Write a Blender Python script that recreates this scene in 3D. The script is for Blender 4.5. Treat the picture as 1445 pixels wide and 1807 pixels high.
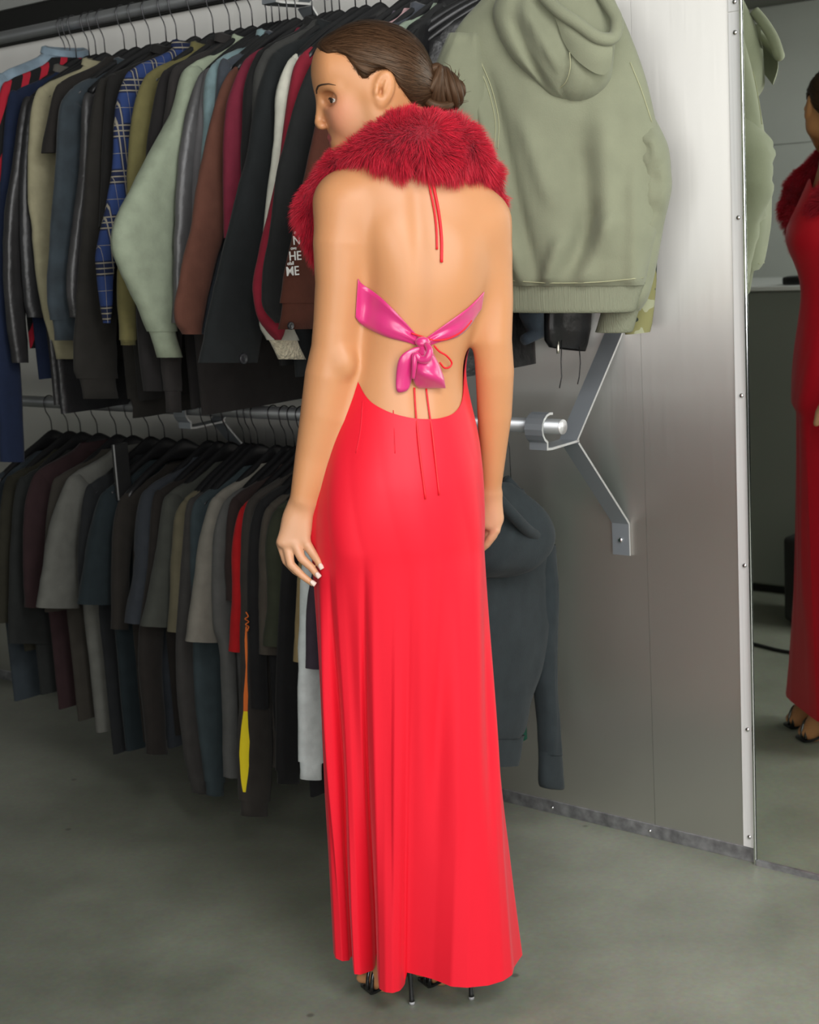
import bpy, math, random
import numpy as np
from mathutils import Vector, noise as mnoise
from mathutils.bvhtree import BVHTree

for _o in list(bpy.data.objects): bpy.data.objects.remove(_o)
SC = bpy.context.scene
COL = SC.collection
rng = np.random.default_rng(7)
random.seed(7)

# ------------------------------------------------------------------ camera
IW, IH, F = 1445.0, 1807.0, 2700.0
PITCH, ROLL, YAW, CAMH = math.radians(10.67), math.radians(-3.38), math.radians(49.4), 1.48
def _axes():
    f = np.array([0, math.cos(PITCH), -math.sin(PITCH)]); r = np.array([1., 0, 0]); up = np.cross(r, f)
    return math.cos(ROLL)*r + math.sin(ROLL)*up, -math.sin(ROLL)*r + math.cos(ROLL)*up, f
CA, CB, CC = _axes()
CO = np.array([0, 0, CAMH])
cd = bpy.data.cameras.new('camera'); cam = bpy.data.objects.new('camera', cd); COL.objects.link(cam)
cd.sensor_width = 36.0; cd.sensor_fit = 'AUTO'; cd.lens = 36.0*F/IH; cd.clip_start = 0.05; cd.clip_end = 100
from mathutils import Matrix
cam.matrix_world = Matrix(((CA[0], CB[0], -CC[0], 0), (CA[1], CB[1], -CC[1], 0), (CA[2], CB[2], -CC[2], CAMH), (0, 0, 0, 1)))
SC.camera = cam
cd.dof.use_dof = True; cd.dof.focus_distance = 2.72; cd.dof.aperture_fstop = 8.0

# ------------------------------------------------------------------ measuring helpers
def ray(x, y): return (x-IW/2)/F*CA - (y-IH/2)/F*CB + CC
def at_z(x, y, z=0.):
    d = ray(x, y); return CO + d*(z-CO[2])/d[2]
def at_Y(x, y, Y):
    d = ray(x, y); return CO + d*Y/d[1]
def at_plane(x, y, p0, n):
    d = ray(x, y); return CO + d*(((p0-CO) @ n)/(d @ n))
WU = np.array([math.sin(YAW), -math.cos(YAW), 0.])      # along the rack wall, towards the right
WN = np.array([-math.cos(YAW), -math.sin(YAW), 0.])     # out of the rack wall
W0 = at_z(1339, 1523)                                   # foot of the wall's steel corner
def S(s, t, z): return W0 + WU*s + WN*t + np.array([0, 0, z])
def stz(q): return np.array([(q-W0) @ WU, (q-W0) @ WN, q[2]])
def at_t(x, y, t): return stz(at_plane(x, y, W0+WN*t, WN))
def at_s(x, y, s): return stz(at_plane(x, y, W0+WU*s, WU))

# ------------------------------------------------------------------ world, lights, exposure
SC.view_settings.view_transform = 'Standard'; SC.view_settings.look = 'None'
SC.view_settings.gamma = 1.0; SC.view_settings.use_curve_mapping = False
SC.view_settings.exposure = -0.1
SC.cycles.max_bounces = 6; SC.cycles.diffuse_bounces = 3; SC.cycles.glossy_bounces = 4;
wd = bpy.data.worlds.new('daylight'); SC.world = wd; wd.use_nodes = True
wd.node_tree.nodes['Background'].inputs[0].default_value = (0.93, 0.97, 1.0, 1)
wd.node_tree.nodes['Background'].inputs[1].default_value = 0.12
def area(name, loc, target, sx, sy, power, color=(1, 1, 1)):
    l = bpy.data.lights.new(name, 'AREA'); l.shape = 'RECTANGLE'; l.size = sx; l.size_y = sy; l.energy = power; l.color = color
    o = bpy.data.objects.new(name, l); COL.objects.link(o); o.location = loc
    o.rotation_euler = (Vector(target)-Vector(loc)).to_track_quat('-Z', 'Y').to_euler(); return o
# open shop door behind and to the right of the camera; front and overhead lamps are added
area('added_front_fill', S(2.0, 4.9, 1.98), S(-0.1, 0.4, 1.45), 3.0, 2.25, 138, (1.0, 0.99, 0.97))  # added lamp out of view, brightens the steel sheets and her back
area('side_door_daylight', S(3.7, 2.4, 1.9), S(-0.3, 0.8, 1.0), 2.2, 2.2, 92, (1.0, 0.98, 0.95))
area('added_top_fill', S(2.1, 2.0, 3.15), S(1.8, 1.7, 0), 1.7, 1.7, 125, (0.97, 0.99, 1.0))  # added overhead lamp under a closed ceiling, lifts the floor at right

# ------------------------------------------------------------------ materials
def lin(c): return tuple(((v/255.)/12.92 if v/255. <= .04045 else ((v/255.+.055)/1.055)**2.4) for v in c)
MATS = {}
def mat(name, color, rough=.6, metal=0., bump=0., bscale=60., var=0., vscale=8., sheen=0., spec=.5, coat=0., stretch=(1, 1, 1), bdist=.002, aniso=0., emit=None, estr=1., sub=0., alpha=1.):
    if name in MATS: return MATS[name]
    m = bpy.data.materials.new(name); m.use_nodes = True; nt = m.node_tree; b = nt.nodes['Principled BSDF']
    b.inputs['Base Color'].default_value = (*color, 1); b.inputs['Roughness'].default_value = rough; b.inputs['Metallic'].default_value = metal
    b.inputs['Specular IOR Level'].default_value = spec; b.inputs['Sheen Weight'].default_value = sheen; b.inputs['Coat Weight'].default_value = coat
    b.inputs['Anisotropic'].default_value = aniso
    if sub: b.inputs['Subsurface Weight'].default_value = sub; b.inputs['Subsurface Radius'].default_value = (.012, .005, .003)
    if emit: b.inputs['Emission Color'].default_value = (*emit, 1); b.inputs['Emission Strength'].default_value = estr
    tc = nt.nodes.new('ShaderNodeTexCoord'); mp = nt.nodes.new('ShaderNodeMapping'); mp.inputs['Scale'].default_value = stretch
    nt.links.new(tc.outputs['Object'], mp.inputs[0])
    if var:
        n = nt.nodes.new('ShaderNodeTexNoise'); n.inputs['Scale'].default_value = vscale; n.inputs['Detail'].default_value = 5; nt.links.new(mp.outputs[0], n.inputs[0])
        r = nt.nodes.new('ShaderNodeValToRGB'); r.color_ramp.elements[0].position = .3; r.color_ramp.elements[1].position = .72
        r.color_ramp.elements[0].color = (*[max(0, c*(1-var)) for c in color], 1); r.color_ramp.elements[1].color = (*[min(1, c*(1+var)) for c in color], 1)
        nt.links.new(n.outputs[0], r.inputs[0]); nt.links.new(r.outputs[0], b.inputs['Base Color'])
    if bump:
        n2 = nt.nodes.new('ShaderNodeTexNoise'); n2.inputs['Scale'].default_value = bscale; n2.inputs['Detail'].default_value = 3; nt.links.new(mp.outputs[0], n2.inputs[0])
        bp = nt.nodes.new('ShaderNodeBump'); bp.inputs['Strength'].default_value = bump; bp.inputs['Distance'].default_value = bdist
        nt.links.new(n2.outputs[0], bp.inputs['Height']); nt.links.new(bp.outputs[0], b.inputs['Normal'])
    MATS[name] = m; return m

# ------------------------------------------------------------------ mesh helpers
def mk(name, V, Fc, m, parent=None, smooth=True, loc=None):
    V = np.asarray(V, float)
    base = np.array(parent.matrix_world.translation) if parent is not None else (np.zeros(3) if loc is None else np.asarray(loc, float))
    if parent is not None:
        base = np.zeros(3); p = parent
        while p is not None: base = base + np.array(p.location); p = p.parent
    me = bpy.data.meshes.new(name); me.from_pydata((V-base).tolist(), [], [tuple(int(i) for i in f) for f in Fc]); me.update()
    if smooth: me.polygons.foreach_set('use_smooth', [True]*len(me.polygons))
    o = bpy.data.objects.new(name, me); COL.objects.link(o)
    if m is not None: me.materials.append(m)
    if parent is not None: o.parent = parent
    else: o.location = base
    return o
def tag(o, label, cat, group=None, kind=None):
    o['label'] = label; o['category'] = cat
    if group: o['group'] = group
    if kind: o['kind'] = kind
    return o
def struct(o, label=None):
    o['kind'] = 'structure'
    if label: o['label'] = label
    return o
def thing(name, label, cat, loc, group=None):
    o = bpy.data.objects.new(name, None); COL.objects.link(o); o.location = Vector([float(v) for v in loc]); o.empty_display_size = .05
    return tag(o, label, cat, group)
class MB:
    def __init__(s): s.v = []; s.f = []
    def add(s, V, Fc):
        k = len(s.v); s.v += [tuple(float(a) for a in p) for p in V]; s.f += [tuple(int(i)+k for i in f) for f in Fc]; return s
    def box8(s, P):   # 8 corners: bottom 0..3, top 4..7
        return s.add(P, [(0, 3, 2, 1), (4, 5, 6, 7), (0, 1, 5, 4), (1, 2, 6, 5), (2, 3, 7, 6), (3, 0, 4, 7)])
    def build(s, name, m, parent=None, smooth=False, loc=None): return mk(name, s.v, s.f, m, parent, smooth, loc)
def boxS(mb, s0, s1, t0, t1, z0, z1):
    return mb.box8([S(s0, t0, z0), S(s1, t0, z0), S(s1, t1, z0), S(s0, t1, z0), S(s0, t0, z1), S(s1, t0, z1), S(s1, t1, z1), S(s0, t1, z1)])
def bevel(o, w=.003, seg=2):
    md = o.modifiers.new('bevel', 'BEVEL'); md.width = w; md.segments = seg; md.limit_method = 'ANGLE'; return o
def loft(rings, closed=True, cap0=False, cap1=False):
    n = len(rings[0]); V = [p for r in rings for p in r]; Fc = []
    for i in range(len(rings)-1):
        for j in range(n if closed else n-1):
            k = (j+1) % n; Fc.append((i*n+j, i*n+k, (i+1)*n+k, (i+1)*n+j))
    if cap0: Fc.append(tuple(range(n-1, -1, -1)))
    if cap1: Fc.append(tuple((len(rings)-1)*n+j for j in range(n)))
    return V, Fc
def catmull(P, m):
    P = np.asarray(P, float); n = len(P)
    if n < 3:
        return np.array([P[0]+(P[-1]-P[0])*k/(m*(n-1)) for k in range(m*(n-1)+1)])
    out = []
    for i in range(n-1):
        p0 = P[i-1] if i > 0 else 2*P[0]-P[1]; p1 = P[i]; p2 = P[i+1]; p3 = P[i+2] if i+2 < n else 2*P[-1]-P[-2]
        for k in range(m):
            t = k/m; out.append(.5*((2*p1)+(-p0+p2)*t+(2*p0-5*p1+4*p2-p3)*t*t+(-p0+3*p1-3*p2+p3)*t**3))
    out.append(P[-1]); return np.array(out)
def tube(path, r, n=10, closed=False, flat=None):
    """round tube along path; r scalar or array"""
    P = np.asarray(path, float); m = len(P); R = np.broadcast_to(np.asarray(r, float), (m,))
    rings = []; ref = np.array([.13, .31, .94])
    for i in range(m):
        if closed: t = P[(i+1) % m]-P[i-1]
        else: t = P[min(i+1, m-1)]-P[max(i-1, 0)]
        t = t/np.linalg.norm(t)
        a = ref-(ref @ t)*t
        if np.linalg.norm(a) < 1e-3: a = np.array([1., 0, 0])-t[0]*t
        a /= np.linalg.norm(a); b = np.cross(t, a); ref = a
        rings.append([P[i]+R[i]*(math.cos(2*math.pi*k/n)*a+math.sin(2*math.pi*k/n)*b) for k in range(n)])
    if closed:
        # close with best twist
        V, Fc = loft(rings); sh = min(range(n), key=lambda q: np.linalg.norm(rings[-1][0]-rings[0][q]))
        for j in range(n):
            k = (j+1) % n; Fc.append(((m-1)*n+j, (m-1)*n+k, (k+sh) % n, (j+sh) % n))
        return V, Fc
    return loft(rings, True, True, True)
def ribbon(pts, w, nrm, th=.0015):
    """flat strip with thickness along pts; w widths; nrm normal vectors"""
    P = np.asarray(pts, float); m = len(P); rings = []
    for i in range(m):
        t = P[min(i+1, m-1)]-P[max(i-1, 0)]; t /= np.linalg.norm(t); nn = np.asarray(nrm[i] if np.ndim(nrm) > 1 else nrm, float)
        sd = np.cross(t, nn); sd /= np.linalg.norm(sd); nn = np.cross(sd, t); ww = w[i] if np.ndim(w) else w
        rings.append([P[i]-sd*ww/2-nn*th/2, P[i]+sd*ww/2-nn*th/2, P[i]+sd*ww/2+nn*th/2, P[i]-sd*ww/2+nn*th/2])
    return loft(rings, True, True, True)

# ================================================================== STRUCTURE
# floor
def floor_mat():
    m = bpy.data.materials.new('polished concrete'); m.use_nodes = True; nt = m.node_tree; b = nt.nodes['Principled BSDF']
    tc = nt.nodes.new('ShaderNodeTexCoord')
    n1 = nt.nodes.new('ShaderNodeTexNoise'); n1.inputs['Scale'].default_value = 1.6; n1.inputs['Detail'].default_value = 8; n1.inputs['Roughness'].default_value = .62
    n2 = nt.nodes.new('ShaderNodeTexNoise'); n2.inputs['Scale'].default_value = 90; n2.inputs['Detail'].default_value = 4
    for n in (n1, n2): nt.links.new(tc.outputs['Object'], n.inputs[0])
    r = nt.nodes.new('ShaderNodeValToRGB'); e = r.color_ramp.elements; e[0].position = .32; e[1].position = .7
    e[0].color = (.175, .185, .145, 1); e[1].color = (.34, .356, .285, 1)
    nt.links.new(n1.outputs[0], r.inputs[0])
    mx = nt.nodes.new('ShaderNodeMix'); mx.data_type = 'RGBA'; mx.blend_type = 'MULTIPLY'; mx.inputs[0].default_value = .35
    nt.links.new(r.outputs[0], mx.inputs[6]); nt.links.new(n2.outputs[1], mx.inputs[7])
    # dark drips and pale flecks
    v = nt.nodes.new('ShaderNodeTexVoronoi'); v.inputs['Scale'].default_value = 5.5; nt.links.new(tc.outputs['Object'], v.inputs[0])
    rr = nt.nodes.new('ShaderNodeValToRGB'); rr.color_ramp.elements[0].position = .03; rr.color_ramp.elements[1].position = .055
    rr.color_ramp.elements[0].color = (.55, .55, .55, 1); rr.color_ramp.elements[1].color = (1, 1, 1, 1); nt.links.new(v.outputs['Distance'], rr.inputs[0])
    mx2 = nt.nodes.new('ShaderNodeMix'); mx2.data_type = 'RGBA'; mx2.blend_type = 'MULTIPLY'; mx2.inputs[0].default_value = 1
    nt.links.new(mx.outputs[2], mx2.inputs[6]); nt.links.new(rr.outputs[0], mx2.inputs[7]); nt.links.new(mx2.outputs[2], b.inputs['Base Color'])
    rg = nt.nodes.new('ShaderNodeMapRange'); rg.inputs[3].default_value = .3; rg.inputs[4].default_value = .5; nt.links.new(n1.outputs[0], rg.inputs[0]); nt.links.new(rg.outputs[0], b.inputs['Roughness'])
    bp = nt.nodes.new('ShaderNodeBump'); bp.inputs['Strength'].default_value = .06; bp.inputs['Distance'].default_value = .002
    nt.links.new(n2.outputs[0], bp.inputs['Height']); nt.links.new(bp.outputs[0], b.inputs['Normal'])
    return m
mb = MB(); boxS(mb, -6.5, 6.5, -.05, 7.0, -.1, 0.)
struct(mb.build('floor', floor_mat()), 'grey polished concrete floor')

def steel_mat(name, color, rough, aniso=.0):
    m = bpy.data.materials.new(name); m.use_nodes = True; nt = m.node_tree; b = nt.nodes['Principled BSDF']
    b.inputs['Metallic'].default_value = 1.0; b.inputs['Base Color'].default_value = (*color, 1); b.inputs['Roughness'].default_value = rough
    tc = nt.nodes.new('ShaderNodeTexCoord'); mp = nt.nodes.new('ShaderNodeMapping'); mp.inputs['Scale'].default_value = (3, 3, 260)
    nt.links.new(tc.outputs['Object'], mp.inputs[0])
    n = nt.nodes.new('ShaderNodeTexNoise'); n.inputs['Scale'].default_value = 3; n.inputs['Detail'].default_value = 4; nt.links.new(mp.outputs[0], n.inputs[0])
    mr = nt.nodes.new('ShaderNodeMapRange'); mr.inputs[3].default_value = rough*.85; mr.inputs[4].default_value = rough*1.2
    nt.links.new(n.outputs[0], mr.inputs[0]); nt.links.new(mr.outputs[0], b.inputs['Roughness'])
    bp = nt.nodes.new('ShaderNodeBump'); bp.inputs['Strength'].default_value = .12; bp.inputs['Distance'].default_value = .0006
    nt.links.new(n.outputs[0], bp.inputs['Height']); nt.links.new(bp.outputs[0], b.inputs['Normal'])
    if aniso:
        b.inputs['Anisotropic'].default_value = aniso; tg = nt.nodes.new('ShaderNodeTangent'); tg.direction_type = 'RADIAL'; tg.axis = 'Z'; nt.links.new(tg.outputs[0], b.inputs['Tangent'])
        mp.inputs['Scale'].default_value = (260, 260, 2); bp.inputs['Strength'].default_value = .05
    return m
M_STEEL = steel_mat('brushed steel sheet', (.72, .71, .675), .40, 1.)
M_ALU = mat('aluminium edge strip', (.82, .82, .81), .5, .25, bump=.05, bscale=20, stretch=(40, 40, 1), var=.06, vscale=4)
M_GALV = mat('galvanised strip', (.36, .36, .38), .5, .8, var=.35, vscale=40)
M_SCREW = mat('screw steel', (.8, .8, .8), .22, 1.)
M_DARK = mat('dark painted beam', (.012, .012, .011), .6)
M_PALE = mat('pale painted fascia', (.42, .43, .41), .6)

wall = struct(bpy.data.objects.new('wall_back', None), 'brushed steel sheet wall behind the clothes rails'); COL.objects.link(wall); wall.location = Vector(S(0, 0, 0).tolist())
seams = [-5.1, -3.9, -2.7, -1.5, -.272, -.001]
for a, b_ in zip(seams[:-1], seams[1:]):
    mb = MB(); boxS(mb, a+.0006, b_-.0006, -.03, 0.0, .0, 2.085); mb.build('steel_sheet', M_STEEL, wall)
mb = MB(); boxS(mb, -5.1, 4.2, -.06, -.031, 0, 3.2); mb.build('backing_board', M_DARK, wall)
mb = MB(); boxS(mb, -5.1, 0, -.03, .02, 2.087, 2.185); struct(mb.build('trim_1', M_DARK), 'black beam above the upper clothes rail')
mb = MB(); boxS(mb, -5.1, 4.2, -.03, .03, 2.187, 3.2); struct(mb.build('trim_2', M_PALE), 'pale grey fascia above the black beam')

def screw(p, parent, r=.0055):
    """domed pan head screw standing proud of the wall"""
    rings = []
    for k in range(5):
        a = k/4*math.pi/2; rr = r*math.cos(a) if k < 4 else r*.12; h = .0035*math.sin(a)
        rings.append([p+WN*(h+.001)+rr*(math.cos(q*math.pi/5)*WU+math.sin(q*math.pi/5)*np.array([0, 0, 1])) for q in range(10)])
    V, Fc = loft(rings, True, True, True); return mk('screw', V, Fc, M_SCREW, parent)
strip = struct(bpy.data.objects.new('trim_3', None), 'upright aluminium edge strip with screws between steel and mirror'); COL.objects.link(strip); strip.location = Vector(S(0, 0, 0).tolist())
mb = MB(); boxS(mb, -.037, -.0065, .0, .0035, .034, 1.869); bevel(mb.build('strip_face', M_ALU, strip), .0008, 1)
mb = MB(); boxS(mb, -.037, -.0065, .0, .0035, 1.8705, 2.085); bevel(mb.build('strip_face', M_ALU, strip), .0008, 1)
mb = MB(); boxS(mb, -.0062, .0, .0, .014, .0, 2.085); bevel(mb.build('strip_lip', mat('polished edge', (.9, .92, .93), .12, 1.), strip), .001, 1)
for (x, y) in ((1297, 3), (1300, 57), (1303, 384), (1309, 698), (1315, 998), (1323, 1288), (1328, 1478)):
    q = at_t(x, y, .0035); screw(S(-.0205, .0035, q[2]), strip)
base = struct(bpy.data.objects.new('baseboard_back', None), 'grey galvanised strip along the foot of the steel wall'); COL.objects.link(base); base.location = Vector(S(0, 0, 0).tolist())
mb = MB(); boxS(mb, -5.1, -.0065, .0, .004, .0, .033); bevel(mb.build('strip_face', M_GALV, base), .0008, 1)
for (x, y) in ((1333, 1512), (1147, 1466), (975, 1425)):
    q = at_t(x, y, .004); screw(S(q[0], .004, q[2]), base, .0045)

# mirror right of the steel corner (the room opposite shows in it)
M_MIRR = mat('mirror glass', (.80, .835, .79), .012, 1.)
mir = thing('wall_mirror', 'tall frameless mirror standing right of the steel wall corner', 'mirror', S(.6, .0, 0))
mb = MB(); boxS(mb, .0012, 1.35, -.02, .0105, .004, 2.6); mb.build('glass', M_MIRR, mir)
mb = MB(); boxS(mb, .0012, 1.35, .0107, .016, .0, .012); mb.build('bottom_channel', M_GALV, mir)
mb = MB(); boxS(mb, 1.3512, 4.2, -.03, .0, .0, 2.185); struct(mb.build('wall_right', M_PALE), 'pale wall beyond the mirror')

# the room opposite: seen in the mirror and blurred in the steel
M_WHITE = mat('white wall sheet', (.80, .82, .79), .45, var=.05, vscale=3)
wf = struct(bpy.data.objects.new('wall_front', None), 'white panelled wall facing the racks'); COL.objects.link(wf); wf.location = Vector(S(-2, 3.3, 0).tolist())
for i in range(10):
    s0 = -5.0+i*.62-.06
    for (z0, z1) in ((.0, 1.02), (1.023, 1.72), (1.723, 2.3)):
        if s0 > 0: continue
        mb = MB(); boxS(mb, s0+.0015, s0+.6185, 3.30, 3.34, z0, z1); mb.build('wall_panel', M_WHITE, wf)
mb = MB(); boxS(mb, -5.1, .62, 3.341, 3.4, 0, 3.2); mb.build('backing_board', M_PALE, wf)
glow_panel = struct(bpy.data.objects.new('glow_panel_1', None), 'added glowing panes high in the facing wall to brighten the steel'); COL.objects.link(glow_panel); glow_panel.location = Vector(S(-3.6, 3.29, 1.5).tolist())  # added emissive panes, put in so the steel picks up brightness
M_PANE = mat('added glowing pane', (.8, .8, .8), .3, emit=(.95, .98, 1.), estr=.30); M_FRAME = mat('glow pane frame', (.35, .36, .36), .4, .6)
for i in range(3):
    s0 = -4.95+i*1.05
    mb = MB(); boxS(mb, s0+.02, s0+1.03, 3.285, 3.295, 1.27, 2.26); mb.build('glow_pane', M_PANE, glow_panel)
    for (a, c_, z0, z1) in ((s0, s0+1.05, 1.24, 1.268), (s0, s0+1.05, 2.262, 2.29), (s0, s0+.018, 1.269, 2.261), (s0+1.032, s0+1.05, 1.269, 2.261)):
        mb = MB(); boxS(mb, a, c_, 3.275, 3.299, z0, z1); mb.build('glow_pane_frame', M_FRAME, glow_panel)
mb = MB(); boxS(mb, -5.1, .60, 3.0, 3.34, 2.302, 2.42); struct(mb.build('trim_4', mat('grey duct', (.16, .16, .14), .6)), 'grey duct along the top of the white wall')
mb = MB(); boxS(mb, -5.2, -5.1, -.06, 3.4, 0, 3.2); struct(mb.build('wall_left', M_PALE), 'pale end wall')
mb = MB(); boxS(mb, -5.2, 2.6, -.06, 5.2, 3.2, 3.3); struct(mb.build('ceiling', mat('grey ceiling', (.30, .30, .28), .8)), 'grey ceiling')

# ================================================================== RAILS AND BRACKETS
M_RAIL = mat('rail tube satin steel', (.36, .37, .38), .4, .7, bump=.04, bscale=30)
M_RAILEND = mat('sawn tube end', (.78, .78, .78), .4, .6)
M_BRK = mat('bracket steel', (.36, .39, .42), .42, .55, bump=.05, bscale=60)
M_BRKEDGE = mat('bright cut edge', (.80, .81, .80), .35, .7)
RT = .30
def rail(s0, s1, z, label):
    o = thing('clothes_rail', label, 'clothes rail', S((s0+s1)/2, RT, z))
    V, Fc = tube([S(s0, RT, z), S((s0+s1)/2, RT, z), S(s1, RT, z)], .0165, 20); mk('tube', V, Fc, M_RAIL, o)
    V, Fc = tube([S(s1, RT, z), S(s1+.0015, RT, z)], .0164, 20); mk('end_cap', V, Fc, M_RAILEND, o)
    return o
ZU, ZL = 2.05, 1.035
rail(-4.8, -.06, ZU, 'upper steel tube clothes rail loaded with jackets')
rail(-4.8, -.287, ZL, 'lower steel tube clothes rail with its sawn end showing')
def bracket(sc, z, label):
    """Y shaped flat bar bracket: two legs to the wall, an arm and a hook under the tube. Arm, legs, plates and hook in one bent bar each"""
    o = thing('rail_bracket', label, 'bracket', S(sc, 0, z-.05))
    w = .046; th = .0052
    zj = z-.047; J = (.205, zj)
    def bar(name, prof):
        P = np.array(prof, float); m = len(P); L, R = [], []
        for i in range(m):
            a = P[i]-P[i-1] if i > 0 else P[1]-P[0]; b = P[i+1]-P[i] if i+1 < m else a
            a = a/np.linalg.norm(a); b = b/np.linalg.norm(b); na = np.array([-a[1], a[0]]); nb = np.array([-b[1], b[0]]); nn = na+nb; nn /= np.linalg.norm(nn); k = th/2/max(.35, nn @ na)
            L.append(P[i]+nn*k); R.append(P[i]-nn*k)
        rings = [[S(sc-w/2, *L[i]), S(sc+w/2, *L[i]), S(sc+w/2, *R[i]), S(sc-w/2, *R[i])] for i in range(m)]
        V, Fc = loft(rings, True, True, True); e = mk(name, V, Fc, M_BRK, o, False); e.data.materials.append(M_BRKEDGE)
        for k, p in enumerate(e.data.polygons):
            if k < (m-1)*4 and k % 4 in (1, 3): p.material_index = 1
        return e
    pl = bar('lower_leg', [(.004, zj-.298), (.004, zj-.222), (.012, zj-.212), (J[0]-.006, J[1]-.004)])
    bar('upper_leg', [(.004, zj+.30), (.004, zj+.225), (.012, zj+.213), (J[0], J[1]+.001)])
    hook = [(J[0]-.008, J[1]+.001), (.30, zj-.0015), (.318, zj)]
    for k in range(0, 9):
        a = math.radians(-62+k*21); hook.append((RT+.032*math.cos(a)+.002, z-.004+.032*math.sin(a)+.0))
    bar('arm_hook', hook)
    for zz in (zj-.262, zj+.262):
        q = S(sc, .0075, zz); screw(q, o, .0065)
    return o
bracket(-.338, ZL, 'steel Y-shaped wall bracket holding the open end of the lower rail')
bracket(-1.47, ZL, 'steel Y-shaped wall bracket in mid lower rail among black hangers')
bracket(-1.05, ZU, 'steel Y-shaped wall bracket of the upper rail hidden among jackets')
# black stay hanging from the lower rail left of the mid bracket
o = thing('rail_sign', 'black upright size divider clipped to the lower rail', 'rail divider', S(-1.55, .47, .85))
mb = MB(); boxS(mb, -1.556, -1.548, .45, .50, .82, .965); bevel(mb.build('plate', mat('divider plastic', (.02, .02, .02), .3), o), .002)
mb = MB(); boxS(mb, -1.5475, -1.5465, .496, .500, .82, .965); mb.build('bright_edge', M_BRKEDGE, o)

# ================================================================== HANGERS AND GARMENTS
M_HANG = mat('black hanger plastic', (.012, .012, .013), .38)
M_HOOK = mat('hanger hook wire', (.10, .10, .105), .35, 1.)
def hanger_meshes(rail_z, lift):
    """returns (hook verts/faces, bar verts/faces) around s=0,t=RT with hook over the rail"""
    path = []
    r = .0195
    for k in range(11):
        a = math.radians(205-k*21.5); path.append((0, RT+r*math.cos(a), rail_z+r*math.sin(a)))
    path += [(0, RT+.014, rail_z-.026), (0, RT+.004, rail_z-.042), (0, RT, rail_z-.055), (0, RT, rail_z-.10+lift)]
    hk = tube([S(*p) for p in path], .0017, 6)
    prof = []
    for k in range(-14, 15):
        q = k/14; a = abs(q)
        prof.append((RT+.205*q, rail_z-.098+lift-.012*a-.085*a**1.55, .0125*(1-.2*a)+.016*math.exp(-(q/.2)**2), .006+.006*a))
    rings = []
    for (t, z, h, th) in prof:
        rings.append([S(th*math.cos(c)*1., t, z-h*.2+h*math.sin(c)) for c in np.linspace(0, 2*math.pi, 9)[:-1]])
    return hk, loft(rings, True, True, True)
HP = {}
def hanger(s, rail_z, label, group, twist=0., lift=None, narrow=1.):
    if lift is None: lift = -.012 if rail_z > 1.5 else -.004
    key = (rail_z, lift)
    o = thing('clothes_hanger', label, 'hanger', S(s, RT, rail_z-.1), group)
    if key not in HP:
        hk, br = hanger_meshes(rail_z, lift)
        base0 = thing('tmp', '', '', S(0, RT, rail_z-.1)); a = mk('hook', *hk, M_HOOK, base0); b = mk('shoulder_bar', *br, M_HANG, base0)
        HP[key] = (a.data, b.data)
        for x in (a, b, base0): bpy.data.objects.remove(x)
    for nm, me in zip(('hook', 'shoulder_bar'), HP[key]):
        c = bpy.data.objects.new(nm, me); COL.objects.link(c); c.parent = o
    o.rotation_euler[2] = twist; o.scale = (narrow, narrow, 1.)
    return o

def nz(x, y, z): return mnoise.noise(Vector((x, y, z)))
def fabric(name, rgb, kind='cotton', gain=1.35):
    c = tuple(min(.82, v*gain) for v in lin(rgb))
    if kind == 'leather': return mat(name, c, .36, bump=.5, bscale=45, var=.2, vscale=14, bdist=.004)
    if kind == 'denim': return mat(name, c, .85, bump=.35, bscale=420, var=.3, vscale=22, sheen=.15)
    if kind == 'sherpa': return mat(name, c, .95, bump=1., bscale=150, var=.25, vscale=60, sheen=.3, bdist=.008)
    if kind == 'satin': return mat(name, c, .45, bump=.15, bscale=40, var=.06, sheen=.1)
    return mat(name, c, .92, bump=.25, bscale=300, var=.12, vscale=30, sheen=.05, spec=.25)
def node_mat_from(name, base):
    m = base.copy(); m.name = name; return m

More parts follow.
